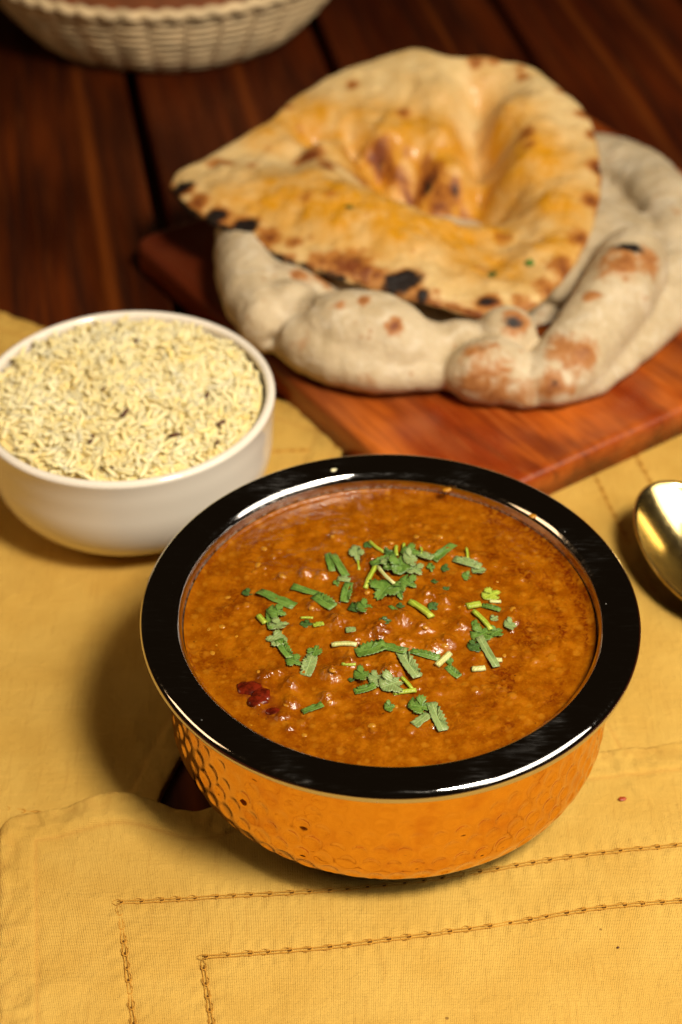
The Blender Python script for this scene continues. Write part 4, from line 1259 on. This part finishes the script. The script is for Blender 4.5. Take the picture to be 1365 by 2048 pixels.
# kind, x1, y1, x2, y2 (enlarged detail pixels), width, tone, lift, label
CIL = [
    ('strip', 98, 308, 264, 372, 40, 0, .5, "straight flat green strip at the far left, above the frilly clump"),
    ('strip', 258, 284, 402, 318, 26, 0, .5, "narrow dark edged strip pointing right at the broad leaf piece beside it"),
    ('serr', 368, 322, 458, 382, 56, 0, .6, "broad ribbed leaf piece at the right end of a narrow strip"),
    ('strip', 428, 122, 452, 200, 30, 0, .4, "short upright strip, left half of the bent piece left of the heap"),
    ('strip', 452, 128, 518, 228, 36, 0, 1.0, "sloping strip, right half of the bent piece left of the heap"),
    ('serr', 476, 240, 538, 244, 26, 1, .5, "small pale flat scrap below the bent piece left of the heap"),
    ('leaf', 462, 250, 478, 275, 24, 0, .3, "tiny bright green speck under the small pale scrap"),
    ('serr', 534, 264, 510, 358, 48, 0, .6, "upright saw edged leaf piece between the heap and the broad ribbed piece"),
    ('serr', 536, 378, 608, 388, 50, 2, .5, "dark frilly leaf, left part of the clump below the heap"),
    ('leaf', 570, 388, 640, 385, 66, 0, 1.0, "frilly leaf, right part of the clump below the heap"),
    ('leaf', 562, 82, 574, 152, 60, 1, .6, "greyish leaf standing above a short stem, left of the heap"),
    ('stem', 574, 152, 580, 196, 20, 3, .2, "short upright stem under the greyish leaf left of the heap"),
    ('stem', 634, 64, 706, 116, 22, 3, .8, "slanting green stem at the top left corner of the heap"),
    ('leaf', 608, 68, 640, 84, 34, 2, .4, "dark leaf tip at the upper end of the slanting stem"),
    ('leaf', 742, 268, 672, 340, 116, 0, 1.4, "largest lobed leaf, hanging at the bottom of the heap"),
    ('leaf', 756, 268, 788, 340, 58, 0, 1.1, "small leaf tucked at the lower right end of the largest lobed leaf in the heap"), ('serr', 640, 172, 760, 150, 40, 0, 1.8, "saw edged leaf crossing the upper left of the coriander heap"), ('leaf', 770, 225, 800, 150, 100, 0, 2.4, "broad leaf rising in the middle of the coriander heap"),
    ('leaf', 790, 120, 870, 130, 70, 0, 2.2, "broad leaf at the upper right of the coriander heap"), ('leaf', 830, 190, 880, 225, 66, 1, 1.8, "greyish leaf at the right end of the coriander heap"), ('leaf', 790, 250, 852, 285, 64, 0, 1.4, "leaf hanging at the lower right of the coriander heap"),
    ('leaf', 740, 150, 720, 210, 70, 1, 2.6, "pale leaf lying on the left middle of the coriander heap"), ('serr', 870, 128, 940, 155, 40, 1, 1.8, "greyish saw edged leaf at the heap's right, touching the rising strip"), ('leaf', 800, 170, 860, 165, 76, 1, 3.2, "pale leaf lying topmost on the coriander heap"),
    ('serr', 700, 200, 790, 205, 34, 0, 2.8, "narrow leaf strip lying across the middle of the coriander heap"), ('leaf', 715, 130, 745, 110, 44, 2, 1.4, "dark leaf bit at the back of the coriander heap, beside short stems"),
    ('stem', 676, 202, 752, 284, 24, 4, 3.0, "pale thick stem lying across the front of the heap"),
    ('stem', 664, 186, 612, 288, 32, 3, 1.2, "yellow green stem on the left side of the heap"),
    ('stem', 762, 92, 766, 136, 26, 3, 1.8, "leftmost of the short stems sticking up at the back of the heap"), ('stem', 800, 80, 804, 120, 24, 3, 1.8, "middle one of the short stems sticking up at the back of the heap"), ('stem', 882, 96, 886, 124, 18, 3, 1.6, "rightmost, thinnest short stem sticking up at the back of the heap"),
    ('strip', 944, 152, 1040, 78, 36, 0, 1.0, "straight strip rising to the right at the upper right of the heap"),
    ('leaf', 925, 165, 936, 205, 32, 0, .6, "small leaf hanging under the strip at the upper right of the heap"),
    ('leaf', 982, 188, 1020, 192, 34, 2, .2, "dark half sunk scrap right of the heap"),
    ('serr', 1044, 146, 1174, 184, 42, 1, .7, "long pale leaf strip at the upper right, with a thin stem above it"),
    ('stem', 1104, 98, 1110, 146, 20, 3, .7, "thin upright stem above the long pale strip at the upper right"),
    ('leaf', 1136, 208, 1196, 196, 48, 1, .5, "pale curled scrap at the right end of the long pale strip"),
    ('leaf', 1084, 222, 1126, 236, 38, 0, .4, "small leaf below the long pale strip at the upper right"),
    ('leaf', 932, 250, 966, 254, 20, 2, .2, "tiny dark scrap alone to the right of the heap"),
    ('stem', 828, 360, 932, 432, 42, 3, .9, "thick bright green stem lying to the lower right of the heap"),
    ('leaf', 924, 358, 958, 390, 42, 2, .3, "dark half sunk leaf right of the thick bright stem"),
    ('strip', 732, 374, 788, 412, 16, 0, .4, "very thin sliver left of the thick bright stem"),
    ('leaf', 764, 374, 802, 374, 24, 2, .3, "small dark scrap directly under the heap"),
    ('stem', 298, 432, 356, 428, 15, 3, .3, "thin pale edged stem above a sunk leaf, left middle"),
    ('leaf', 296, 456, 352, 460, 30, 2, .1, "dark sunk leaf under the thin stem, left middle"),
    ('serr', 358, 470, 410, 456, 24, 3, .4, "bright yellow green scrap beside the sunk leaf, left middle"),
    ('stem', 92, 426, 124, 460, 36, 3, .8, "stubby stem end at the left of the frilly clump"),
    ('leaf', 140, 400, 220, 420, 58, 0, 1.5, "upper leaf of the frilly clump at the left"),
    ('serr', 150, 392, 160, 492, 48, 0, .8, "upright leaf of the frilly clump at the left"),
    ('leaf', 145, 486, 232, 462, 56, 1, .9, "lower leaf of the frilly clump at the left"),
    ('leaf', 226, 545, 132, 535, 60, 1, .7, "frilled upper leaf of the hooked piece below the left clump"),
    ('serr', 190, 545, 246, 628, 48, 0, .7, "middle strip of the hooked piece below the left clump"),
    ('leaf', 230, 628, 294, 660, 54, 0, .6, "lower leaf of the hooked piece below the left clump"),
    ('serr', 318, 712, 352, 620, 62, 1, .8, "broad lower half of the tall leaf left of the centre front"),
    ('leaf', 352, 630, 378, 570, 56, 0, .8, "frilled upper half of the tall leaf left of the centre front"),
    ('stem', 450, 574, 568, 562, 26, 4, 1.0, "pale cream stem lying level, left of the long arched strip"),
    ('serr', 568, 604, 708, 566, 62, 0, .9, "broad folded leaf at the left end of the long arched strip"),
    ('strip', 700, 576, 812, 606, 36, 0, 1.2, "narrow middle of the long arched strip"),
    ('serr', 784, 590, 868, 732, 58, 1, .9, "wide ribbed right end of the long arched strip"),
    ('serr', 832, 590, 972, 632, 32, 0, .7, "strip running right from the long arched strip to a pale stem"),
    ('stem', 960, 664, 1022, 612, 36, 4, .9, "pale striped stem at the right end of a strip"),
    ('leaf', 1006, 640, 1040, 640, 46, 0, .5, "leaf tucked behind the pale striped stem"),
    ('serr', 1012, 668, 1070, 722, 36, 0, .5, "leaf scrap below the pale striped stem"),
    ('stem', 498, 654, 564, 660, 16, 3, .3, "thin short stem between the cream stem and the front clump"),
    ('leaf', 560, 724, 632, 712, 66, 0, 1.3, "upper left leaf of the front clump below the arched strip"),
    ('leaf', 632, 738, 696, 728, 56, 1, 1.2, "upper right leaf of the front clump below the arched strip"),
    ('serr', 560, 794, 660, 764, 34, 0, .7, "lower strip of the front clump below the arched strip"),
    ('serr', 534, 738, 584, 706, 24, 2, .4, "dark edge leaf at the left end of the front clump"),
    ('leaf', 692, 778, 786, 744, 84, 1, .9, "pale wrinkled leaf between the front clump and two stems"),
    ('stem', 788, 722, 838, 784, 24, 3, .9, "slanting stem beside the pale wrinkled leaf"),
    ('stem', 750, 800, 858, 790, 26, 3, .7, "level stem under the pale wrinkled leaf"),
    ('strip', 308, 892, 402, 860, 26, 0, .5, "lone straight strip at the lower left, right of the tomato"),
    ('leaf', 708, 872, 754, 860, 38, 0, .4, "small lone leaf near the front, left of the frontmost clump"),
    ('leaf', 826, 862, 930, 876, 62, 0, 1.1, "left leaf of the frontmost clump"),
    ('serr', 934, 852, 992, 988, 58, 1, 1.0, "right hanging leaf of the frontmost clump"),
    ('strip', 850, 952, 920, 904, 34, 1, .6, "lower strip of the frontmost clump"),
    ('leaf', 1190, 336, 1262, 308, 56, 3, .9, "yellow green leaf at the top of the right hand group"),
    ('stem', 1218, 356, 1270, 356, 18, 4, .8, "pale stem under the yellow green leaf at the right"),
    ('serr', 1178, 368, 1270, 392, 26, 0, .4, "dark strip under the pale stem at the right"),
    ('stem', 1106, 378, 1168, 372, 40, 3, .7, "stubby bright stem piece left of the dark strip at the right"),
    ('stem', 1138, 408, 1222, 494, 32, 3, 1.4, "long bright stem at the top of the right hand clump"),
    ('leaf', 1142, 536, 1222, 492, 78, 0, 1.0, "broad leaf in the middle of the right hand clump"),
    ('leaf', 1130, 458, 1168, 470, 40, 0, .6, "leaf tip on the left of the right hand clump"),
    ('leaf', 1226, 516, 1274, 490, 52, 0, .6, "leaf on the right of the right hand clump"),
    ('leaf', 1226, 440, 1256, 424, 28, 1, .4, "tiny leaf above the right hand clump"),
    ('leaf', 1290, 474, 1344, 474, 52, 1, .5, "lone lobed leaf at the far right"),
    ('strip', 1168, 538, 1250, 676, 34, 1, .8, "long hanging strip at the bottom of the right hand clump"),
    ('leaf', 1118, 580, 1172, 566, 50, 2, .5, "dark leaf at the lower left of the right hand clump"),
    ('stem', 1132, 684, 1194, 680, 30, 4, .6, "short pale stem piece below the right hand clump"),
    ('stem', 1246, 636, 1276, 640, 26, 4, .5, "tiny yellowish stem end right of the long hanging strip"),
    ('strip', 518, 498, 566, 490, 24, 1, .8, "greyish scrap on the middle mound above the cream stem"),
    ('leaf', 680, 448, 736, 442, 28, 2, .2, "dark sunk leaf on the middle mound"),
    ('leaf', 988, 290, 1020, 282, 20, 2, .2, "tiny dark scrap above the stubby stem, right of the heap"),
    ('leaf', 12, 310, 60, 312, 34, 2, .3, "blackish herb scrap at the far left edge"),
]
rh = random.Random(21)
for (kind, x1, y1, x2, y2, wd, tone, lift, lab) in CIL:
    p1, p2 = curry_at(*zo(x1, y1)), curry_at(*zo(x2, y2))
    v = p2 - p1
    L = float(np.hypot(v[0], v[1]))
    c = (p1 + p2) / 2
    mid = curry_at(*zo((x1 + x2) / 2, (y1 + y2) / 2))
    az = math.atan2(v[1], v[0])
    # width is given across the picture; ground length of a sideways step depends on direction
    acr = math.hypot(math.cos(az) * 1.38, math.sin(az))
    W = 1.22 * wd / 2.4375 / 6.75 * acr
    zt_ = max(mid[2], (p1[2] + p2[2]) / 2) + lift * 0.62 - 0.30
    me = leaf_mesh(kind, max(L * (1.12 if kind == "leaf" else 1.04), 0.6), max(W * (0.66 if kind == 'stem' else 1.0), 0.45), rh)
    o = link("coriander", me, M_LEAF[tone])
    o.location = (c[0] * K, c[1] * K, zt_ * K)
    slope = math.atan2(v[2], max(L, 1e-3)) * 0.6
    o.rotation_euler = Matrix.Rotation(az, 3, 'Z').to_4x4().to_euler()
    o.rotation_euler = (rh.uniform(-.16, .16), -max(-.5, min(.5, slope)) + rh.uniform(-.06, .06), az)
    lab = lab if len(lab.split()) < 14 else lab
    tag(o, lab, "coriander", HERB)

# green speck on the folded naan
for (px, py, z, lab) in [(1062, 519, 43, "bright green coriander speck near the right edge of the folded naan"), (700, 412, 53, "dull green coriander flecks on the front flap of the folded naan"), (985, 552, 40, "faint green coriander fleck below the pit of the folded naan")]:
    q = top_z(px, py, z)
    o = link("coriander", leaf_mesh('leaf', 4.4, 3.8, rh), M_LEAF[0 if z == 43 else 2])
    o.location = ((q[0]) * K, (q[1]) * K, (q[2] + 0.1) * K)
    o.rotation_euler = (0.25, 0, rh.uniform(0, 6))
    tag(o, lab, "coriander", "coriander flecks on the folded naan")

# ------------------------------------------------------------------ white rice bowl
RX, RY, RH, RR = -78.2, 504.7, 50.5, 54.5
rz0 = 1.9
hb = RH - rz0
pb = [(0.1, 1.6), (20, 1.6), (22, 0.0), (24.5, 0.0), (25.5, 1.5)]
pb += [(25.5 + (53.2 - 25.5) * math.sin(q) ** (2 / 2.3), 1.5 + 31 * (1 - math.cos(q) ** (2 / 2.3))) for q in np.linspace(0.06, np.pi / 2, 30)]
pb += [(53.5, 36), (53.9, 41), (54.2, hb - 2.2)]
pb += roll(52.6, hb - 1.7, 1.75, 0, 180, 14)
pb += [(50.6, hb - 6), (49.8, 30), (46.5, 18), (38, 8), (22, 4.5), (0.1, 4)]
rice_bowl = link("rice_bowl", lathe("rice_bowl", pb, 200), M_PORC)
rice_bowl.location = (RX * K, RY * K, rz0 * K)
tag(rice_bowl, "plain white round porcelain bowl filled with yellow rice", "bowl")


# rice: bed plus thousands of grains
def rice_h(x, y):
    dx, dy = x - RX, y - RY
    r = np.hypot(dx, dy)
    return RH - 2.0 + 4.2 * np.exp(-(r / 36) ** 2) - 1.6 * smooth(40, 51, r) + (1.5 * fbm(x, y, 4, 17, 2) + 0.8 * fbm(x, y, 8, 6, 2)) * smooth(52, 42, r) + 2.4 * np.exp(-(((dx + 8) / 28) ** 2 + ((dy - 22) / 16) ** 2)) * smooth(50, 40, r)


def grain(nl=10, k=8):
    t = np.linspace(-1, 1, nl)
    rad = np.sqrt(np.clip(1 - np.abs(t) ** 2.6, 0, 1))
    rad[0] = rad[-1] = 0.12
    return t, rad, k


rngr = np.random.default_rng(11)
NG = 3100
g_t, g_r, g_k = grain()
allV, allF, tint = [], [], []
ang = np.linspace(0, 2 * np.pi, g_k, endpoint=False)
gl = len(g_t)
baseF = [(i * g_k + j, i * g_k + (j + 1) % g_k, (i + 1) * g_k + (j + 1) % g_k, (i + 1) * g_k + j) for i in range(gl - 1) for j in range(g_k)]
baseF = np.array(baseF)
cnt = 0
for q in range(NG):
    rr = 49.0 * math.sqrt(rngr.random())
    th = rngr.uniform(0, 2 * np.pi)
    x, y = RX + rr * math.cos(th), RY + rr * math.sin(th)
    top_ = q > NG - 950
    L, w = (rngr.uniform(3.1, 4.3), rngr.uniform(0.80, 0.98)) if top_ else (rngr.uniform(2.8, 4.2), rngr.uniform(0.68, 0.86))
    az = rngr.uniform(0, 2 * np.pi)
    el = rngr.normal(0, 0.26) if rngr.random() > .16 else rngr.normal(0, .75)
    bend = rngr.uniform(-.5, .5)
    px_ = L * g_t
    py_ = bend * (g_t ** 2 - .4)
    r_ = w * g_r
    loc = np.stack([np.repeat(px_, g_k), np.repeat(py_, g_k) + np.outer(r_, np.cos(ang)).ravel(), np.outer(r_, np.sin(ang)).ravel() * .75], -1)
    ce, se, cz, sz = math.cos(el), math.sin(el), math.cos(az), math.sin(az)
    x2, z2 = loc[:, 0] * ce - loc[:, 2] * se, loc[:, 0] * se + loc[:, 2] * ce
    X_, Y_ = x2 * cz - loc[:, 1] * sz, x2 * sz + loc[:, 1] * cz
    dep = rngr.uniform(0.7, 1.35) if top_ else rngr.uniform(-0.6, 0.35)
    zc = float(rice_h(np.array([x]), np.array([y]))[0]) + dep
    Vg = np.stack([X_ + x, Y_ + y, z2 + zc], -1)
    # keep grains inside the bowl
    rad_ = np.hypot(Vg[:, 0] - RX, Vg[:, 1] - RY)
    if rad_.max() > 50.2:
        continue
    allV.append(Vg)
    allF.append(baseF + cnt * gl * g_k)
    tint.append(np.full(gl * g_k, np.clip(rngr.normal(.25, .25) - dep * .10, 0, 1)))
    cnt += 1
rb_x = np.linspace(-49.5, 49.5, 60)
A, Bv = np.meshgrid(rb_x, rb_x, indexing='ij')
a1, b1 = A / 49.5, Bv / 49.5
bxx, byy = RX + 49.5 * a1 * np.sqrt(1 - b1 ** 2 / 2), RY + 49.5 * b1 * np.sqrt(1 - a1 ** 2 / 2)
bed = np.stack([bxx, byy, rice_h(bxx, byy) - 0.35], -1).reshape(-1, 3)
nV = cnt * gl * g_k
me = mesh("rice", np.vstack(allV + [bed]), np.vstack(allF + [grid_faces(60, 60) + nV]), (RX, RY, rz0 + 10))
attr(me, "tint", np.r_[np.concatenate(tint), np.full(len(bed), 0.55)])
rice = link("rice", me, M_RICE)
rice.location = (RX * K, RY * K, (rz0 + 10) * K)
tag(rice, "fluffy pale yellow long grain rice heaped in the white bowl", "rice", kind="stuff")

# cumin seeds
cs = Joiner()
t = np.linspace(-1, 1, 9)
V_, F_ = tube_arrays(np.column_stack([t * 1.9, 0.25 * t ** 2, 0 * t]), 0.62 * np.sqrt(np.clip(1 - t ** 2 * 0.93, 0, 1)), 7)
cumin_me = mesh("cumin_seed", V_, F_)
cumin_me.materials.append(M_CUMIN)
cumin_me.polygons.foreach_set("use_smooth", [True] * len(cumin_me.polygons))
for (px, py, rot, sc, lab) in [(414, 792, 80, 1.0, "upright brown cumin seed nearest the right rim of the rice"), (250, 826, 58, 1.15, "slanting brown cumin seed near the middle of the rice"), (442, 846, 30, 1.0, "tilted brown cumin seed right of the squarest one"), (348, 870, 3, 1.05, "level thick brown cumin seed in the front half of the rice"),
                               (184, 878, 75, 1.0, "brown cumin seed leftmost in the front of the rice"), (435, 885, 70, .7, "small cumin bit close to the front right rim"), (272, 683, 100, .9, "blurred brown cumin seed toward the back of the rice"), (208, 777, 60, .6, "tiny cumin bit left of centre in the rice"), (225, 935, 140, .5, "tiny dark cumin bit at the very front of the rice")]:
    p = at(px, py, RH - 1.0)
    z = float(rice_h(np.array([p[0]]), np.array([p[1]]))[0]) + 2.3
    p = at(px, py, z)
    o = bpy.data.objects.new("cumin_seed", cumin_me)
    scene.collection.objects.link(o)
    o.location = (p[0] * K, p[1] * K, p[2] * K)
    o.scale = (sc * 1.15, sc * 1.2, sc * 1.2)
    o.rotation_euler = (0, -0.25, math.radians(rot))
    tag(o, lab, "cumin seed", "cumin seeds in the rice")

# ------------------------------------------------------------------ gold spoon
sp_c, sp_a = at(1405, 1120, 9)[:2], math.radians(-62)
spoon = thing("spoon", "shiny gold spoon lying on the placemat at the right edge", "spoon", (sp_c[0], sp_c[1], 1.9))


def spoon_bowl():
    nt, ns = 96, 26
    th = np.linspace(0, 2 * np.pi, nt, endpoint=False)
    s = np.linspace(0.0, 1, ns)
    T, S = np.meshgrid(th, s, indexing='ij')
    a, b = 34.0, 23.0
    egg = 1 + 0.10 * np.cos(T)
    x, y = a * S * np.cos(T), b * S * np.sin(T) * egg
    dep = 12.0
    z = -dep * (1 - S ** 2.1) + 0.9 * S ** 6 * np.cos(T) * 0 
    top = np.stack([x, y, z + dep + 1.6], -1).reshape(-1, 3)
    bot = np.stack([x * 1.0, y * 1.0, z + dep + 0.2 - 0.0], -1).reshape(-1, 3)
    n = nt * ns
    F = grid_faces(nt, ns, True)
    last = np.arange(nt) * ns + ns - 1
    l2 = np.roll(last, -1)
    # rounded lip
    lip = np.stack([x[:, -1] * 1.022, y[:, -1] * 1.03, z[:, -1] + dep + 0.9], -1)
    V = np.vstack([top, bot, lip])
    li = 2 * n + np.arange(nt)
    lj = np.roll(li, -1)
    return mesh("spoon_bowl", V, np.vstack([F, F[:, ::-1] + n, np.stack([last, li, lj, l2], -1)[:, ::-1], np.stack([li, last + n, l2 + n, lj], -1)[:, ::-1]]))


o = link("spoon_bowl", spoon_bowl(), M_GOLD, spoon)
o.rotation_euler = Matrix.Rotation(sp_a, 3, 'Z').to_4x4().to_euler()
o.matrix_basis = Matrix.Translation((0, 0, 1.2 * K)) @ Matrix.Rotation(sp_a, 4, 'Z') @ Matrix.Rotation(math.radians(9.5), 4, 'Y')
# handle runs away from the tip, outside the frame
hp = spline([(-30, 0, 6.4), (-46, 0, 9.5), (-80, 0, 13), (-150, 0, 5), (-170, 0, 2.5)], 40) * np.array([-1, 1, 1])
hw = np.interp(hp[:, 0], [31, 46, 80, 150, 170], [5.5, 2.6, 3.0, 5.0, 2.5])
Hv, Hf = [], []
for i, (p, w) in enumerate(zip(hp, hw)):
    for q in range(8):
        a = q / 8 * 2 * np.pi
        Hv.append((p[0], p[1] + w * math.cos(a), p[2] + 1.1 * math.sin(a)))
for i in range(39):
    for q in range(8):
        Hf.append((i * 8 + q, (i + 1) * 8 + q, (i + 1) * 8 + (q + 1) % 8, i * 8 + (q + 1) % 8))
o = link("handle", mesh("handle", Hv, Hf), M_GOLD, spoon)
o.rotation_euler = (0, 0, sp_a)

# ------------------------------------------------------------------ wicker basket behind
kx, ky = at(338, 30, 0)[0] * 1.0, 948.0
basket = thing("wicker_basket", "round pale woven wicker basket at the back of the table", "basket", (kx, ky, 0))
NSTK = 34


def basket_r(z):
    return 70 + 40 * (z / 48) ** 0.62


zz_ = 2.0
rowk = 0
tht = np.linspace(0, 2 * np.pi, 273)[:-1]
while zz_ < 46:
    rr = basket_r(zz_)
    wav = 1.05 * np.cos(tht * NSTK / 2 + math.pi * (rowk % 2)) + 1.6 * fbm(np.cos(tht) * 4, np.sin(tht) * 4, 0, 1.2, 2)
    path = np.column_stack([(rr + wav) * np.cos(tht), (rr + wav) * np.sin(tht), zz_ + 0.5 * fbm(np.cos(tht) * 5, np.sin(tht) * 5, rowk, 1.0, 2)])
    V_, F_ = tube_arrays(path, 1.2, 6, True)
    link("weave_strand", mesh("weave_strand", V_, F_), M_WICKER, basket)
    zz_ += 2.35
    rowk += 1
zs = np.linspace(0.5, 47, 8)
prof = [(basket_r(q) * 1.0, 0, q) for q in zs]
sv, sf = tube_arrays(np.array(prof), 1.5, 6)
stake_me = mesh("stake", sv, sf)
stake_me.materials.append(M_WICKER)
for q in range(NSTK):
    o = bpy.data.objects.new("stake", stake_me)
    scene.collection.objects.link(o)
    o.parent = basket
    o.rotation_euler = (0, 0, 2 * np.pi * (q + 0.5) / NSTK)
V_, F_ = tube_arrays(np.column_stack([(basket_r(48) + 1.0 * np.sin(tht * 60)) * np.cos(tht), (basket_r(48) + 1.0 * np.sin(tht * 60)) * np.sin(tht), 47.5 + 0.8 * np.cos(tht * 60)]), 3.0, 8, True)
link("basket_rim", mesh("basket_rim", V_, F_), M_WICKER, basket)
link("basket_floor", lathe("basket_floor", [(70, 0.8), (70, 3), (40, 3), (0.1, 3)], 60), M_WICKER, basket)
lin = lathe("basket_lining", [(basket_r(4) - 4, 3.5), (basket_r(20) - 4, 20), (basket_r(44) - 4, 44)], 90)
M_LIN2 = mat_plain("dark_lining", (0.09, 0.035, 0.012), 0.7, 0.5, 18)
link("basket_lining", lin, M_LIN2, basket)

pv = []
tq = lathe("brown_bread", [(80, 22), (86, 26), (88, 31), (84, 36), (60, 41), (25, 43), (0.1, 43)], 80, disp=lambda T, R, Z: 1.6 * np.sin(3 * T + 1) + 1.2 * np.sin(7 * T))
o = link("brown_bread", tq, M_LINER)
o.location = (kx * K, (ky + 6) * K, 0)
tag(o, "reddish brown round crust just visible inside the wicker basket", "bread")

# ------------------------------------------------------------------ crumbs
fl = soft_lump("chilli_flake", [((0, 0, 0), (1.3, .9, .35)), ((.8, .3, .1), (.8, .6, .3))], 2, M_FLAKE)
p = at(1247, 1596, 4)
fl.location = (p[0] * K, p[1] * K, (float(z_front(np.array([p[0]]), np.array([p[1]]))[0]) + 1.7) * K)
tag(fl, "tiny red chilli flake on the front placemat, right of the copper bowl", "crumb")
fl = soft_lump("black_speck", [((0, 0, 0), (.45, .4, .3))], 3, M_CUMIN)
p = at(1237, 1893, 4)
fl.location = (p[0] * K, p[1] * K, (float(z_front(np.array([p[0]]), np.array([p[1]]))[0]) + 1.6) * K)
tag(fl, "tiny dark pepper speck on the front placemat below the lower stitching", "crumb")
# food crumbs on the steel rim
for (px, py, s_, lab) in [(669, 940, .8, "tiny pale crumb on the back of the steel rim, left of centre"), (895, 975, 1.3, "dried curry crumb on the inner lip at the back of the rim"), (1070, 1027, 1.3, "dried curry crumb on the inner lip at the back right of the rim")]:
    cr = soft_lump("crumb", [((0, 0, 0), (s_, s_ * .8, .5)), ((s_ * .7, .2, .1), (s_ * .6, s_ * .5, .4))], px, M_LENTIL if px > 700 else M_RICE)
    p = at(px, py, RIM)
    cr.location = (p[0] * K, p[1] * K, (RIM - (0.0 if px < 700 else 0.9)) * K)
    tag(cr, lab, "crumb")
